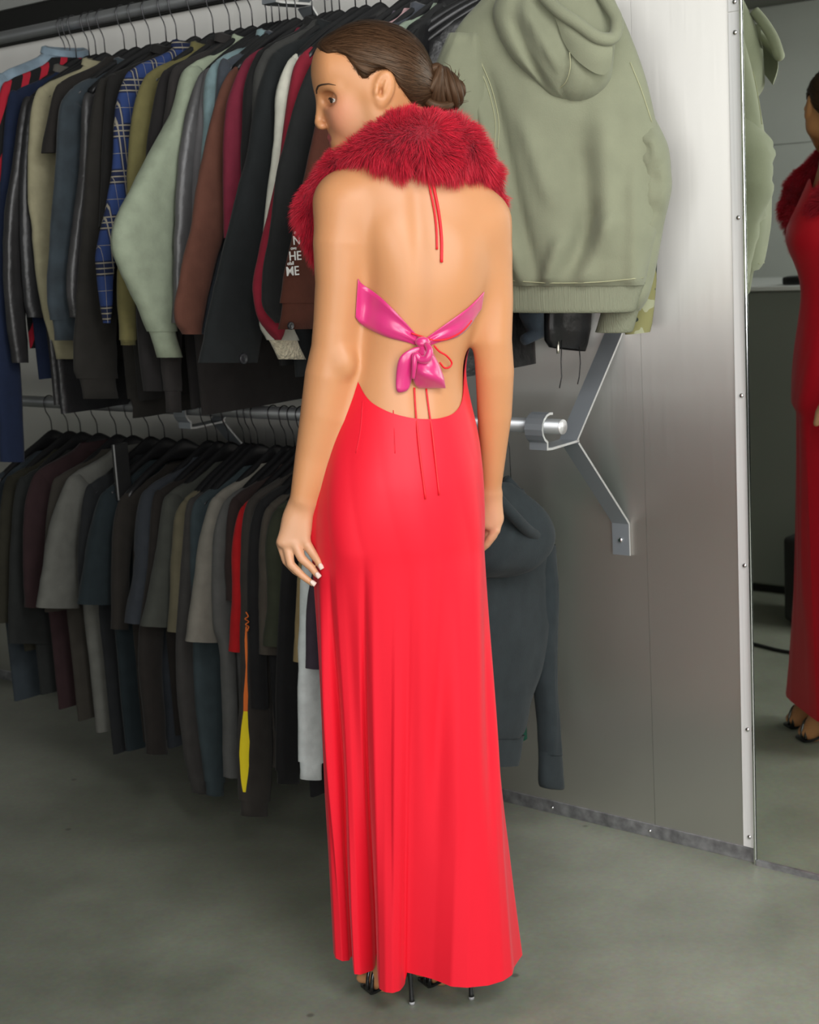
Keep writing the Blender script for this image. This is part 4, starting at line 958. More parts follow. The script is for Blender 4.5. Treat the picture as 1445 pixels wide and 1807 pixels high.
    for sg in (-1, 1):
        f.cone(Hd(660, 205, sg*.050), Hd(607, 252, sg*.016), .020, .015, .03)  # jaw
        f.cone(Hd(655, 170, sg*.056), Hd(660, 206, sg*.050), .018, .018, .03)
        f.ell(Hd(606, 196, sg*.036), (.024, .030, .022), A3, .025)          # cheek
        f.cone(Hd(571, 156, sg*.010), Hd(590, 154, sg*.046), .009, .008, .014)  # brow
        f.ell(Hd(577, 173, sg*.030), (.016, .0125, .021), A3, .012, 'sub')    # eye socket
        f.ell(Hd(592, 174, sg*.033), (.0125, .0125, .0135), A3, .004)        # eyeball under lid
        f.ell(Hd(567, 220, sg*.0095), (.0078, .0055, .0052), A3, .004)       # nostril wing
    f.chain([(Hd(568, 164), .0075), (Hd(564, 190), .0068), (Hd(560.5, 213.5), .0066)], .012)   # nose
    f.ell(Hd(569, 222), (.009, .0045, .007), A3, .006)
    f.ell(Hd(607, 242), (.020, .024, .030), A3, .016)                       # muzzle
    for sg in (-1, 1):
        f.chain([(Hd(583, 239.5), .0064), (Hd(586, 240, sg*.009), .0060), (Hd(594, 242, sg*.018), .0042), (Hd(602, 244.5, sg*.0255), .0022)], .0022)
        f.chain([(Hd(587.5, 250.5), .0066), (Hd(590, 250, sg*.008), .0062), (Hd(598, 248, sg*.017), .0040), (Hd(602, 246, sg*.0245), .0020)], .0022)
    f.ell(Hd(606, 262), (.0155, .014, .02), A3, .015)
    # ears
    for sg in (-1, 1):
        t = math.radians(12); ea = (fw*math.cos(t)+upv*math.sin(t), upv*math.cos(t)-fw*math.sin(t), side)
        f.ell(Hd(666, 155, sg*.077), (.0175, .030, .0095), ea, .005)
        f.ell(Hd(663, 150, sg*.088), (.0110, .020, .0075), ea, .004, 'sub')
        f.ell(Hd(661, 160, sg*.086), (.007, .010, .012), ea, .004, 'sub')
        f.ell(Hd(667, 152, sg*.081), (.0035, .014, .005), ea, .004)
        f.ell(Hd(652, 160, sg*.079), (.004, .007, .006), ea, .004)
        f.ell(Hd(661, 178, sg*.077), (.0075, .010, .0065), ea, .005)
    V, Q = f.mesh(); V = smooth_verts(V, Q, 4)
    def bump(c, r, amp, dirv=-E2):
        nonlocal V
        L = V-np.asarray(c); q = (L @ BX/r[0])**2+(L @ BY/r[1])**2+(L @ E3/r[2])**2; V = V+np.exp(-q)[:, None]*amp*np.asarray(dirv)
    bump(P(672, 425, -.10), (.045, .06, .062), .007); bump(P(826, 432, -.07), (.038, .06, .058), .007)           # shoulder blades
    bump(P(850, 475, -.05), (.022, .05, .035), -.004)
    for y in range(310, 740, 14): bump(P(741, y, -.1), (.017, .06, .025), -.0016)   # spine furrow
    return V, Q
BV, BQ = build_body()
def skin_mat():
    m = bpy.data.materials.new('tanned skin'); m.use_nodes = True; nt = m.node_tree; b = nt.nodes['Principled BSDF']
    b.inputs['Roughness'].default_value = .42; b.inputs['Specular IOR Level'].default_value = .45
    b.inputs['Subsurface Weight'].default_value = .12; b.inputs['Subsurface Radius'].default_value = (.010, .004, .002); b.inputs['Subsurface Scale'].default_value = 1.
    at = nt.nodes.new('ShaderNodeVertexColor'); at.layer_name = 'tone'
    tc = nt.nodes.new('ShaderNodeTexCoord'); n = nt.nodes.new('ShaderNodeTexNoise'); n.inputs['Scale'].default_value = 9; n.inputs['Detail'].default_value = 5; nt.links.new(tc.outputs['Object'], n.inputs[0])
    mr = nt.nodes.new('ShaderNodeMapRange'); mr.inputs[3].default_value = .93; mr.inputs[4].default_value = 1.07; nt.links.new(n.outputs[0], mr.inputs[0])
    vm = nt.nodes.new('ShaderNodeVectorMath'); vm.operation = 'SCALE'; nt.links.new(at.outputs['Color'], vm.inputs[0]); nt.links.new(mr.outputs[0], vm.inputs['Scale']); nt.links.new(vm.outputs[0], b.inputs['Base Color'])
    n2 = nt.nodes.new('ShaderNodeTexNoise'); n2.inputs['Scale'].default_value = 500; nt.links.new(tc.outputs['Object'], n2.inputs[0])
    bp = nt.nodes.new('ShaderNodeBump'); bp.inputs['Strength'].default_value = .05; bp.inputs['Distance'].default_value = .001; nt.links.new(n2.outputs[0], bp.inputs['Height']); nt.links.new(bp.outputs[0], b.inputs['Normal'])
    return m
SKIN = np.array([.57, .262, .115])
feet = np.array([float(at_z(760, 1740)[0]), float(at_z(760, 1740)[1]), 0.])
woman = fast_mesh('person', BV, BQ, skin_mat(), None, feet)
tag(woman, 'woman with a low bun in a long red backless satin dress, seen from behind', 'person')
# skin tone: lips, flushed cheek, paler hands are her own colouring
hc, fw, upv, side = HEAD
T = np.tile(SKIN, (len(BV), 1))
def dab(c, r, col, k=1., pw=2.):
    global T
    d = np.linalg.norm((BV-c)/np.asarray(r), axis=1) if np.ndim(r) else np.linalg.norm(BV-c, axis=1)/r
    w = np.clip(1-d**pw, 0, 1)[:, None]*k; T = T*(1-w)+np.asarray(col)*w
dab(HDF(590, 205, .05), .05, (.66, .24, .17), .5); dab(HDF(640, 215, .05), .05, (.60, .36, .21), .4)
dab(P(520, 960, -.04), .10, (.60, .37, .25), .55); dab(P(865, 930, .09), .09, (.60, .37, .25), .5)
LP = []
for sg in (-1, 1):
    for ch in ([(584, 239.5, 0, .0058), (587, 240, .009, .0054), (594, 242, .018, .0042), (602, 244.5, .0255, .0022)], [(589, 250.5, 0, .0062), (591.5, 250, .008, .0058), (598, 248, .017, .0040), (602, 246, .0245, .002)]):
        for q in catmull(np.array(ch), 8): LP.append((HDF(q[0]-1.5, q[1], sg*q[2]), q[3]))
near_l = np.linalg.norm(BV-HDF(592, 245), axis=1) < .05; bl_ = BV[near_l]; wl = np.zeros(len(bl_))
for c_, r_ in LP: wl = np.maximum(wl, np.clip((r_+.0042-np.linalg.norm(bl_-c_, axis=1))/.0016, 0, 1))
T[near_l] = T[near_l]*(1-wl[:, None])+np.array([.36, .075, .075])*wl[:, None]
ca = woman.data.color_attributes.new('tone', 'FLOAT_COLOR', 'POINT'); ca.data.foreach_set('color', np.concatenate([T, np.ones((len(T), 1))], 1).astype(np.float32).ravel())
bvh = BVHTree.FromPolygons(BV.tolist(), BQ.tolist())
def on_body(x, y, off=.003, fallback=-.1):
    d = ray(x, y); dn = d/np.linalg.norm(d); h = bvh.ray_cast(Vector(CO), Vector(dn), 6.)
    if h[0] is None: return P(x, y, fallback), -dn
    return np.array(h[0])-dn*off, np.array(h[1])
# ---- eye, brow, lashes
M_EYE = mat('eye white', (.78, .75, .70), .12); M_IRIS = mat('brown iris', (.05, .03, .02), .08); M_BROW = mat('dark brow hair', (.035, .018, .010), .7)
for sg in (1, -1):
    ec = HDF(591, 174.5, sg*.033)
    rings = []
    eye_dir = fw*.90+side*sg*.42-upv*.12; eye_dir /= np.linalg.norm(eye_dir); e1 = np.cross(eye_dir, upv); e1 /= np.linalg.norm(e1); e2 = np.cross(e1, eye_dir)
    for k in range(9):
        a = math.radians(4+k*6.); rr = .0133
        hh = min(1., .55 if k < 0 else 1.); rings.append([ec+rr*(math.cos(a)*eye_dir+math.sin(a)*(math.cos(p)*e1+math.sin(p)*e2*.55)) for p in np.linspace(0, 2*math.pi, 17)[:-1]])
    V, Fc = loft(rings, True, True, False); ey = mk('eye', V, Fc, M_EYE, woman)
    ic = ec+eye_dir*.0004; rings = [[ic+.0136*(math.cos(a)*eye_dir+math.sin(a)*(math.cos(p)*e1+math.sin(p)*e2*.8)) for p in np.linspace(0, 2*math.pi, 15)[:-1]] for a in (.02, .2, .4)]
    V, Fc = loft(rings, True, True, False); mk('iris', V, Fc, M_IRIS, ey)
    V, Fc = tube([ec+.0146*(math.cos(a)*eye_dir+math.sin(a)*e1*(1))+e2*.0045*(1-(a/.6)**2) for a in np.linspace(-.6, .6, 9)], [.0003, .0008, .0011, .0012, .0012, .0012, .0011, .0008, .0003], 6); mk('eyelashes', V, Fc, M_BROW, ey)
    bp_ = [HDF(562, 161, sg*.012), HDF(562, 155, sg*.020), HDF(566, 149, sg*.030), HDF(576, 146.5, sg*.042), HDF(588, 150, sg*.052)]
    pts = []
    for q in catmull(bp_, 4):
        h = bvh.find_nearest(Vector(q)); pts.append(np.array(h[0])+np.array(h[1])*.0006)
    V, Fc = tube(pts, np.interp(np.linspace(0, 1, len(pts)), [0, .25, .7, 1], [.0010, .0017, .0014, .0004]), 6); mk('eyebrow', V, Fc, M_BROW, woman)
# ---- nails
M_NAIL = mat('pale nail polish', (.68, .53, .46), .2)
for (x, y, d, dx, dy) in ((565, 998, -.0755, 5, 9), (559.5, 1014, -.0765, 9, 11), (550.5, 1028.5, -.0765, 12, 9)):
    c = P(x, y, d); t = P(x+dx, y+dy, d)-c; t /= np.linalg.norm(t); nn = -CC*.8-E1*.1+E3*.45; nn -= (nn @ t)*t; nn /= np.linalg.norm(nn); b_ = np.cross(t, nn)
    rings = []
    for k in range(6):
        v = -1+k*.4; w = .0046*math.sqrt(max(.08, 1-(max(0, -v))**2*.7)); rings.append([c+t*(.0055*v+.001)+b_*w*u_+nn*(.0064*math.sqrt(1-.5*u_*u_)-.0006*k*.3) for u_ in np.linspace(-1, 1, 7)])
    V, Fc = loft(rings, closed=False); n_ = mk('fingernail', V, Fc, M_NAIL, woman); md = n_.modifiers.new('t', 'SOLIDIFY'); md.thickness = .0006

# ---- hair cap, swept back to the bun
M_HAIR = bpy.data.materials.new('dark brown hair'); M_HAIR.use_nodes = True
nt = M_HAIR.node_tree; b = nt.nodes['Principled BSDF']; b.inputs['Roughness'].default_value = .42; b.inputs['Specular IOR Level'].default_value = .32; b.inputs['Specular Tint'].default_value = (1., .8, .62, 1)
at = nt.nodes.new('ShaderNodeUVMap'); at.uv_map = 'flow'; mp = nt.nodes.new('ShaderNodeMapping'); mp.inputs['Scale'].default_value = (70, 1.6, 1); nt.links.new(at.outputs[0], mp.inputs[0])
n = nt.nodes.new('ShaderNodeTexNoise'); n.inputs['Scale'].default_value = 1.; n.inputs['Detail'].default_value = 4; n.inputs['Roughness'].default_value = .7; nt.links.new(mp.outputs[0], n.inputs[0])
r = nt.nodes.new('ShaderNodeValToRGB'); r.color_ramp.elements[0].position = .35; r.color_ramp.elements[1].position = .75; r.color_ramp.elements[0].color = (.020, .010, .005, 1); r.color_ramp.elements[1].color = (.115, .056, .028, 1)
nt.links.new(n.outputs[0], r.inputs[0]); nt.links.new(r.outputs[0], b.inputs['Base Color'])
bp = nt.nodes.new('ShaderNodeBump'); bp.inputs['Strength'].default_value = .45; bp.inputs['Distance'].default_value = .0015; nt.links.new(n.outputs[0], bp.inputs['Height']); nt.links.new(bp.outputs[0], b.inputs['Normal'])
def inside_poly(px, py, poly):
    c = np.zeros(px.shape, bool); n = len(poly)
    for i in range(n):
        x1, y1 = poly[i]; x2, y2 = poly[(i+1) % n]
        m = ((y1 > py) != (y2 > py)) & (px < (x2-x1)*(py-y1)/(y2-y1+1e-9)+x1); c ^= m
    return c
def poly_sd(px, py, poly):
    d = np.full(px.shape, 1e9); n = len(poly)
    for i in range(n):
        x1, y1 = poly[i]; x2, y2 = poly[(i+1) % n]; L = (x2-x1)**2+(y2-y1)**2
        t = np.clip(((px-x1)*(x2-x1)+(py-y1)*(y2-y1))/L, 0, 1); d = np.minimum(d, np.hypot(px-x1-t*(x2-x1), py-y1-t*(y2-y1)))
    return np.where(inside_poly(px, py, poly), -d, d)
HAIRLINE = [(560, 92), (572, 99), (588, 97), (602, 102), (613, 118), (622, 131), (630, 140), (638, 139), (646, 130), (658, 123), (672, 124), (682, 134), (688, 146), (698, 158), (708, 170), (720, 186), (790, 200), (800, 0), (540, 0)]
def build_hair():
    g = .0028; lo, hi = hc-.14, hc+.14
    f = Field(np.arange(lo[0], hi[0], g), np.arange(lo[1], hi[1], g), np.arange(lo[2]-.02, hi[2], g)); A3 = (fw, upv, side)
    f.ell(HDF(653, 127), (.0965, .0835, .0795), A3, .02); f.ell(HDF(692, 140), (.062, .070, .071), A3, .03); f.ell(HDF(578, 112), (.024, .030, .046), A3, .03)
    f.ell(HDF(742, 150), (.024, .026, .028), A3, .03)
    X = f.x[:, None, None]; Y = f.y[None, :, None]; Z = f.z[None, None, :]
    a = (X-hc[0])*fw[0]+(Y-hc[1])*fw[1]+(Z-hc[2])*fw[2]; b_ = (X-hc[0])*upv[0]+(Y-hc[1])*upv[1]+(Z-hc[2])*upv[2]
    sdp = poly_sd(652-a/PMH, 140-b_/PMH, HAIRLINE)*PMH
    k = .008; d = sdp.astype(np.float32); h = np.maximum(k-np.abs(f.d-d), 0)/k; f.d = (np.maximum(f.d, d)+h*h*k*.25).astype(np.float32)
    V, Q = f.mesh(); return smooth_verts(V, Q, 2), Q
HV, HQ = build_hair()
hair = fast_mesh('hair', HV-feet, HQ, M_HAIR, woman)
# flow coordinates: angle around the axis from hairline to bun, distance to the bun
bunp = HDF(748, 150, 0); axis = HDF(560, 70, 0)-bunp; axis /= np.linalg.norm(axis); r1 = side; r2 = np.cross(axis, r1)
L = HV-bunp; ang = np.arctan2(L @ r2, L @ r1)/(2*math.pi); dist = np.linalg.norm(L, axis=1)*8
uvl = hair.data.uv_layers.new(name='flow'); li = np.empty(len(hair.data.loops), np.int32); hair.data.loops.foreach_get('vertex_index', li)
uvl.data.foreach_set('uv', np.stack([ang[li], dist[li]], 1).astype(np.float32).ravel())
hb = BVHTree.FromPolygons(HV.tolist(), HQ.tolist())
NH = 5200; sel = rng.integers(0, len(HV), NH); SVh = []; SUV = []
for c_, vi in enumerate(sel):
    p0 = HV[vi]; 
    if (p0-hc) @ side < -.03 and c_ % 3: continue
    pts = []; q = p0.copy(); ok = True; jit = rng.normal(0, .08, 3)
    for k in range(5):
        h = hb.find_nearest(Vector(q.tolist())); pts.append(np.array(h[0])+np.array(h[1])*(.0012+.0012*math.sin(k*.8+c_))); nrm_ = np.array(h[1])
        dv = bunp-q; L_ = np.linalg.norm(dv)
        if L_ < .02: break
        dv = dv/L_+jit*.25; dv -= (dv @ nrm_)*nrm_; dv /= np.linalg.norm(dv)+1e-9; q = pts[-1]+dv*.013
    if len(pts) < 3: continue
    pts = np.array(pts)
    if rng.random() < .5: pts[0] -= (pts[1]-pts[0])*.35
    sdv = np.cross(pts[-1]-pts[0], nrm_); sdv /= np.linalg.norm(sdv)+1e-9
    SVh.append((pts, sdv))
vv, ff, ux = [], [], []
for c_, (pts, sdv) in enumerate(SVh):
    k0 = len(vv); m_ = len(pts); uu_ = rng.random()*40
    for k, q in enumerate(pts):
        w = .0006*math.sin(math.pi*(k+.6)/(m_+.2)); vv += [q-sdv*w, q+sdv*w]; ux += [(uu_, k*.3), (uu_, k*.3)]
    for k in range(m_-1): ff.append((k0+2*k, k0+2*k+1, k0+2*k+3, k0+2*k+2))
hs_ = mk('hair_strands', np.array(vv), ff, M_HAIR, hair); hs_['kind'] = 'stuff'; ux = np.array(ux); li = np.empty(len(hs_.data.loops), np.int32); hs_.data.loops.foreach_get('vertex_index', li)
hs_.data.uv_layers.new(name='flow').data.foreach_set('uv', ux[li].astype(np.float32).ravel())
# bun: coiled locks around a core
def lock(pts, r, name='lock', parent=None):
    V, Fc = tube(pts, r, 10); o = mk(name, V, Fc, M_HAIR, parent); n_ = 10; uv = o.data.uv_layers.new(name='flow')
    for p in o.data.polygons:
        for l_, vi in zip(p.loop_indices, p.vertices): uv.data[l_].uv = ((vi % n_)/n_*.35, (vi//n_)*.02)
    return o
bunc = HDF(778, 156, .0)
bun = None
rings = []
for k in range(11):
    v = -1+k/5; rr = math.sqrt(max(.02, 1-v*v)); rings.append([bunc+side*.033*v+rr*(fw*.033*math.cos(q)+upv*.036*math.sin(q)) for q in np.linspace(0, 2*math.pi, 21)[:-1]])
V, Fc = loft(rings, True, True, True); bun = mk('hair_bun', V, Fc, M_HAIR, woman); uv = bun.data.uv_layers.new(name='flow')
for p_ in bun.data.polygons:
    for l_, vi in zip(p_.loop_indices, p_.vertices): uv.data[l_].uv = ((vi//20)*.05, (vi % 20)*.05)
for j in range(11):
    v = -.92+j*.184; rr = math.sqrt(max(.06, 1-v*v)); pts = []
    for k in range(25):
        a = k/24*2*math.pi; sw = .010*math.sin(a+j*.6)
        pts.append(bunc-fw*(.033*v+sw*.9)+rr*(upv*.036*math.cos(a)+side*.033*math.sin(a))*(1+.05*math.sin(a*3+j)))
    lock(pts, .0062+.0014*math.sin(j*1.7), 'lock', bun)
for (pts) in ([(748, 140, .03), (757, 124, .022), (772, 120, .02), (765, 140, .03), (752, 158, .034)], [(745, 170, .02), (760, 182, .03), (782, 185, .028), (800, 176, .015)], [(740, 160, .02), (745, 180, .02), (752, 196, .01), (770, 205, 0)]):
    lock(catmull([HDF(*p) for p in pts], 5), .0085, 'lock', bun)
for j in range(26):
    a = random.random()*6.28; q = bunc+fw*.036*math.cos(a)+upv*.036*math.sin(a)+side*random.uniform(-.02, .028); dirn = (q-bunc); t = np.cross(side, dirn); t /= np.linalg.norm(t); dirn /= np.linalg.norm(dirn)
    L_ = random.uniform(.012, .03); lock([q-dirn*.006, q+t*L_*.5+dirn*.003, q+t*L_+dirn*random.uniform(.002, .012)-upv*.004], [.0007, .0005, .0002], 'stray_hair', bun)

# ---------------------------------------------------------------- dress
M_RED = bpy.data.materials.new('red satin'); M_RED.use_nodes = True
nt = M_RED.node_tree; b = nt.nodes['Principled BSDF']; b.inputs['Base Color'].default_value = (.80, .012, .030, 1); b.inputs['Roughness'].default_value = .46; b.inputs['Specular IOR Level'].default_value = .6
b.inputs['Specular Tint'].default_value = (1., .45, .5, 1); b.inputs['Sheen Weight'].default_value = .25; b.inputs['Sheen Roughness'].default_value = .35; b.inputs['Sheen Tint'].default_value = (1., .35, .4, 1)
tc = nt.nodes.new('ShaderNodeTexCoord'); n = nt.nodes.new('ShaderNodeTexNoise'); n.inputs['Scale'].default_value = 26; n.inputs['Detail'].default_value = 3
mp = nt.nodes.new('ShaderNodeMapping'); mp.inputs['Scale'].default_value = (1, 1, .3); nt.links.new(tc.outputs['Object'], mp.inputs[0]); nt.links.new(mp.outputs[0], n.inputs[0])
bp = nt.nodes.new('ShaderNodeBump'); bp.inputs['Strength'].default_value = .10; bp.inputs['Distance'].default_value = .003; nt.links.new(n.outputs[0], bp.inputs['Height']); nt.links.new(bp.outputs[0], b.inputs['Normal'])
HEMZ = .055
def hem_z(a): return float(np.interp(a, [-90, -30, -3, -1, 35, 60, 90], [.095, .06, .055, .085, .075, .065, .065]))
hem_px = [(-90, 588, 1681), (-84, 592, 1691), (-76, 604, 1696), (-68, 616, 1695), (-63, 621, 1686), (-60, 623, 1708), (-57, 625, 1719), (-50, 636, 1720), (-43, 648, 1716), (-37, 659, 1712), (-33, 665, 1697), (-30, 666.5, 1728), (-27, 669, 1745), (-20, 680, 1751), (-13, 693, 1752.5),
          (-7, 706, 1748), (-3, 714, 1738), (-1, 717, 1716), (3, 722, 1717), (12, 742, 1722), (22, 764, 1728), (29, 782, 1735), (35, 796, 1741), (45, 824, 1743), (57, 862, 1739), (67, 888, 1731), (75, 904, 1720), (81, 907, 1707), (86, 914, 1696), (90, 922, 1685)]
HPX = [(a, at_z(x, y, hem_z(a))) for a, x, y in hem_px]
hl, hr = HPX[0][1], HPX[-1][1]; hcn = (hl+hr)/2
for a in range(105, 270, 15):
    t = math.radians(a); rr = .06*(1+.12*math.sin(3.1*t+1)); q = hcn+np.array([math.sin(t)*np.linalg.norm(hr-hl)/2*(1+.05*math.sin(5*t)), -math.cos(t)*rr, 0]); HPX.append((a, q))
HPX.append((270, hl.copy()))
HA = np.array([a for a, _ in HPX]); HQp = np.array([q for _, q in HPX])
def hem_at(a):
    a = (a+90) % 360-90
    return np.array([np.interp(a, HA, HQp[:, i]) for i in range(3)])
NT = 300
E_HIP = e3_of(960)
def cut_y(a):
    """photo height of the dress' upper edge by angle from her back (0), her right side +90, front 180"""
    a = (a+180) % 360-180
    return sum(_cut((a+o_+180) % 360-180) for o_ in range(-12, 13, 3))/9
def _cut(a):
    return np.interp(a, [-180, -120, -95, -75, -55, -35, -15, 5, 25, 42, 55, 66, 76, 90, 120, 180], [330, 420, 560, 640, 688, 709, 722, 728, 726, 716, 694, 655, 610, 560, 420, 330])
def hipring(a, e3, inf): return tpoint(e3, math.radians(a), inf)
cols = []
rows_hi, rows_lo = 26, 44
for j in range(NT):
    a = -180+360*j/NT; ac = a+math.degrees(PSI)*.0
    col = []
    e_top = e3_of(cut_y(a))
    for i in range(rows_hi):
        v = i/rows_hi; e = e_top+(E_HIP-e_top)*v
        inf = .0060+.004*min(1, v*2)+(.004*max(0, math.sin(math.radians(a)*7+e*14))*v)
        inf += .012*max(0, min(1, (e_top-e)/.02))*0
        if abs(a) > 85: inf += .012*min(1, (abs(a)-85)/20)+.034*math.exp(-((e-e3_of(485))/.075)**2)*min(1, (abs(a)-85)/25)
        p = hipring(a, e, inf)
        # tension wrinkles at her right hip
        col.append(p)
    hip = hipring(a, E_HIP, .0095+.004*max(0, math.sin(math.radians(a)*7+E_HIP*14))); hm = hem_at(a+2)
    ex = np.interp((a+90) % 360-90, [-90, -40, 0, 40, 90, 180, 270], [1.02, .86, .95, 1.3, 1.75, 1.4, 1.02])
    for i in range(rows_lo+1):
        v = i/rows_lo; w = v**ex; col.append(hip*(1-w)+hm*w if True else None)
        z = hip[2]*(1-v)+hm[2]*v; col[-1][2] = z
    cols.append(col)
DV = np.array(cols); nr = DV.shape[1]
# straight drop means x,y eased but silhouettes kept; soft long ripples
for j in range(NT):
    for i in range(rows_hi, nr):
        v = (i-rows_hi)/rows_lo; a = -180+360*j/NT; p = DV[j, i]; rad = p-np.array([feet[0]-.01, feet[1]+.05, p[2]]); L = np.linalg.norm(rad[:2])+1e-6
        amp = .007*math.sin(min(1, v*1.4)*math.pi)*(math.sin(math.radians(a)*9+2.3*v+1)+.6*math.sin(math.radians(a)*17-1.5*v))
        if -80 < a < -15: amp += .010*math.sin(math.pi*min(1, v*1.2))*math.sin((a+80)/65*math.pi*3+v*2)
        DV[j, i, :2] += rad[:2]/L*amp*.7
V = DV.reshape(-1, 3); Fc = []
for j in range(NT):
    k = (j+1) % NT
    for i in range(nr-1): Fc.append((j*nr+i, k*nr+i, k*nr+i+1, j*nr+i+1))
dress = fast_mesh('dress', V-feet, np.array(Fc), M_RED, woman)
md = dress.modifiers.new('cloth', 'SOLIDIFY'); md.thickness = .0012; md.offset = 1; md.use_rim = False
dvt = BVHTree.FromPolygons(V.tolist(), Fc)
def on_any(x, y, off=.003):
    d = ray(x, y); dn = d/np.linalg.norm(d); best = None
    for t in (bvh, dvt):
        h = t.ray_cast(Vector(CO), Vector(dn), 6.)
        if h[0] is not None and (best is None or h[3] < best[1]): best = (np.array(h[0])-dn*off, h[3])
    return best[0] if best else P(x, y, -.1)
# dart seams at the back waist
for pts in (((640, 708), (636, 760), (628, 800)), ((694, 724), (696, 770), (697, 800))):
    V, Fc = tube(catmull([on_any(x, y, .0005) for x, y in pts], 5), .0008, 5); mk('dart_seam', V, Fc, M_RED, dress)
# neck strings and waist strings
M_CORD = mat('red cord', (.80, .01, .02), .5)
def cord(pts, r, nm='tie_string', par=None, off=.003, m=M_CORD, seg=6):
    V, Fc = tube(catmull([on_any(x, y, off) for x, y in pts], seg), r, 8); return mk(nm, V, Fc, m, par or dress)
cord([(752, 300), (758, 330), (766, 370), (770, 405), (771, 440)], .0019); cord([(756, 300), (765, 330), (774, 375), (779, 420), (779, 463)], .0026)
cord([(731, 684), (733, 720), (737, 765), (743, 820), (751, 881)], .0016); cord([(752, 686), (757, 725), (763, 765), (768, 810), (775, 874)], .0016)
cord([(726, 588), (745, 594), (765, 600), (790, 598), (815, 585), (832, 566)], .0015, off=.006)
V, Fc = tube(catmull([on_any(x, y, o_) for x, y, o_ in ((766, 610, .012), (775, 620, .012), (788, 628, .015), (797, 640, .014), (793, 648, .012), (784, 649, .01), (776, 640, .012))], 6), .0017, 8); mk('tie_string', V, Fc, M_CORD, dress)
# ---- pink satin tie band and bow
M_PINK = mat('pink satin', (.62, .018, .17), .30, bump=.12, bscale=30, sheen=.3, spec=.8, bdist=.004)
def band(rows, nm, th=.0014, offf=lambda u_, v_: .004, nu=24, nv=9):
    C = catmull(rows, 6); G = []
    for i, (x0, y0, x1, y1) in enumerate(C):
        G.append([on_any(x0+(x1-x0)*v, y0+(y1-y0)*v, offf(i/(len(C)-1), v)) for v in np.linspace(0, 1, nv)])
    G = np.array(G)
    for _ in range(3): G[1:-1] = (G[:-2]+2*G[1:-1]+G[2:])/4
    V, Fc = loft([list(g) for g in G], closed=False); o = mk(nm, V, Fc, M_PINK, dress); md = o.modifiers.new('t', 'SOLIDIFY'); md.thickness = th; return o
ruck = lambda u_, v_: .005+.003*math.sin(v_*9+u_*3)*u_
band([(632, 492, 628, 560), (640, 502, 637, 572), (668, 522, 655, 583), (695, 548, 685, 596), (718, 573, 714, 603), (738, 596, 735, 609)], 'tie_band', offf=ruck)
band([(752, 598, 754, 611), (775, 581, 778, 603), (800, 563, 806, 596), (825, 545, 828, 578), (843, 528, 840, 560), (855, 515, 850, 545)], 'tie_band', offf=lambda u_, v_: ruck(1-u_, v_))
def bowp(x, y, o_): return on_any(x, y, o_)
G = [[bowp(*p) for p in row] for row in (((734, 612, .014), (742, 612, .016), (748, 612, .014)), ((712, 622, .018), (725, 627, .022), (735, 630, .016)), ((702, 634, .016), (716, 642, .024), (730, 640, .014)), ((699, 660, .010), (712, 664, .016), (727, 664, .009)), ((698, 694, .006), (708, 692, .009), (722, 690, .006)))]
V, Fc = loft(G, closed=False); bw = mk('bow', V, Fc, M_PINK, dress); md = bw.modifiers.new('s', 'SUBSURF'); md.levels = 2; md.render_levels = 2; md = bw.modifiers.new('t', 'SOLIDIFY'); md.thickness = .0012
# loop: a puffed fold hanging right of the knot
C = catmull([(740, 752, 606, .012, .012), (736, 762, 618, .018, .018), (733, 770, 636, .024, .024), (731, 778, 655, .028, .027), (731, 784, 668, .026, .022), (735, 786, 679, .018, .012), (740, 786, 685, .010, .004)], 4); rings = []
for (x0, x1, y, o_, tk) in C:
    c = on_any((x0+x1)/2, y, o_*.6); h = (P(x1, y)-P(x0, y))/2
    rings.append([c+h*math.cos(p)*(1+.06*math.sin(3*p+y*.1))-E2*tk*.75*math.sin(p)*(1+.15*math.sin(2*p+y*.15)) for p in np.linspace(0, 2*math.pi, 25)[:-1]])
V, Fc = loft(rings, True, True, True); mk('bow_loop', V, Fc, M_PINK, bw)
pts = catmull([bowp(*p) for p in ((752, 606, .022), (758, 618, .034), (754, 632, .036), (742, 634, .032), (733, 626, .028), (731, 645, .030), (729, 668, .022))], 6)
V, Fc = tube(pts, np.interp(np.linspace(0, 1, len(pts)), [0, .3, .6, 1], [.004, .0075, .006, .003]), 10); mk('bow_fold', V, Fc, M_PINK, bw)
kc = bowp(746, 604, .012); rings = []
for k in range(9):
    v = -1+k/4; rr = math.sqrt(max(.03, 1-v*v)); rings.append([kc+E1*(.013*v)+E3*.0095*rr*math.cos(p)-E2*.010*rr*math.sin(p)*(1+.12*math.sin(4*p)) for p in np.linspace(0, 2*math.pi, 19)[:-1]])
V, Fc = loft(rings, True, True, True); mk('bow_knot', V, Fc, M_PINK, bw)

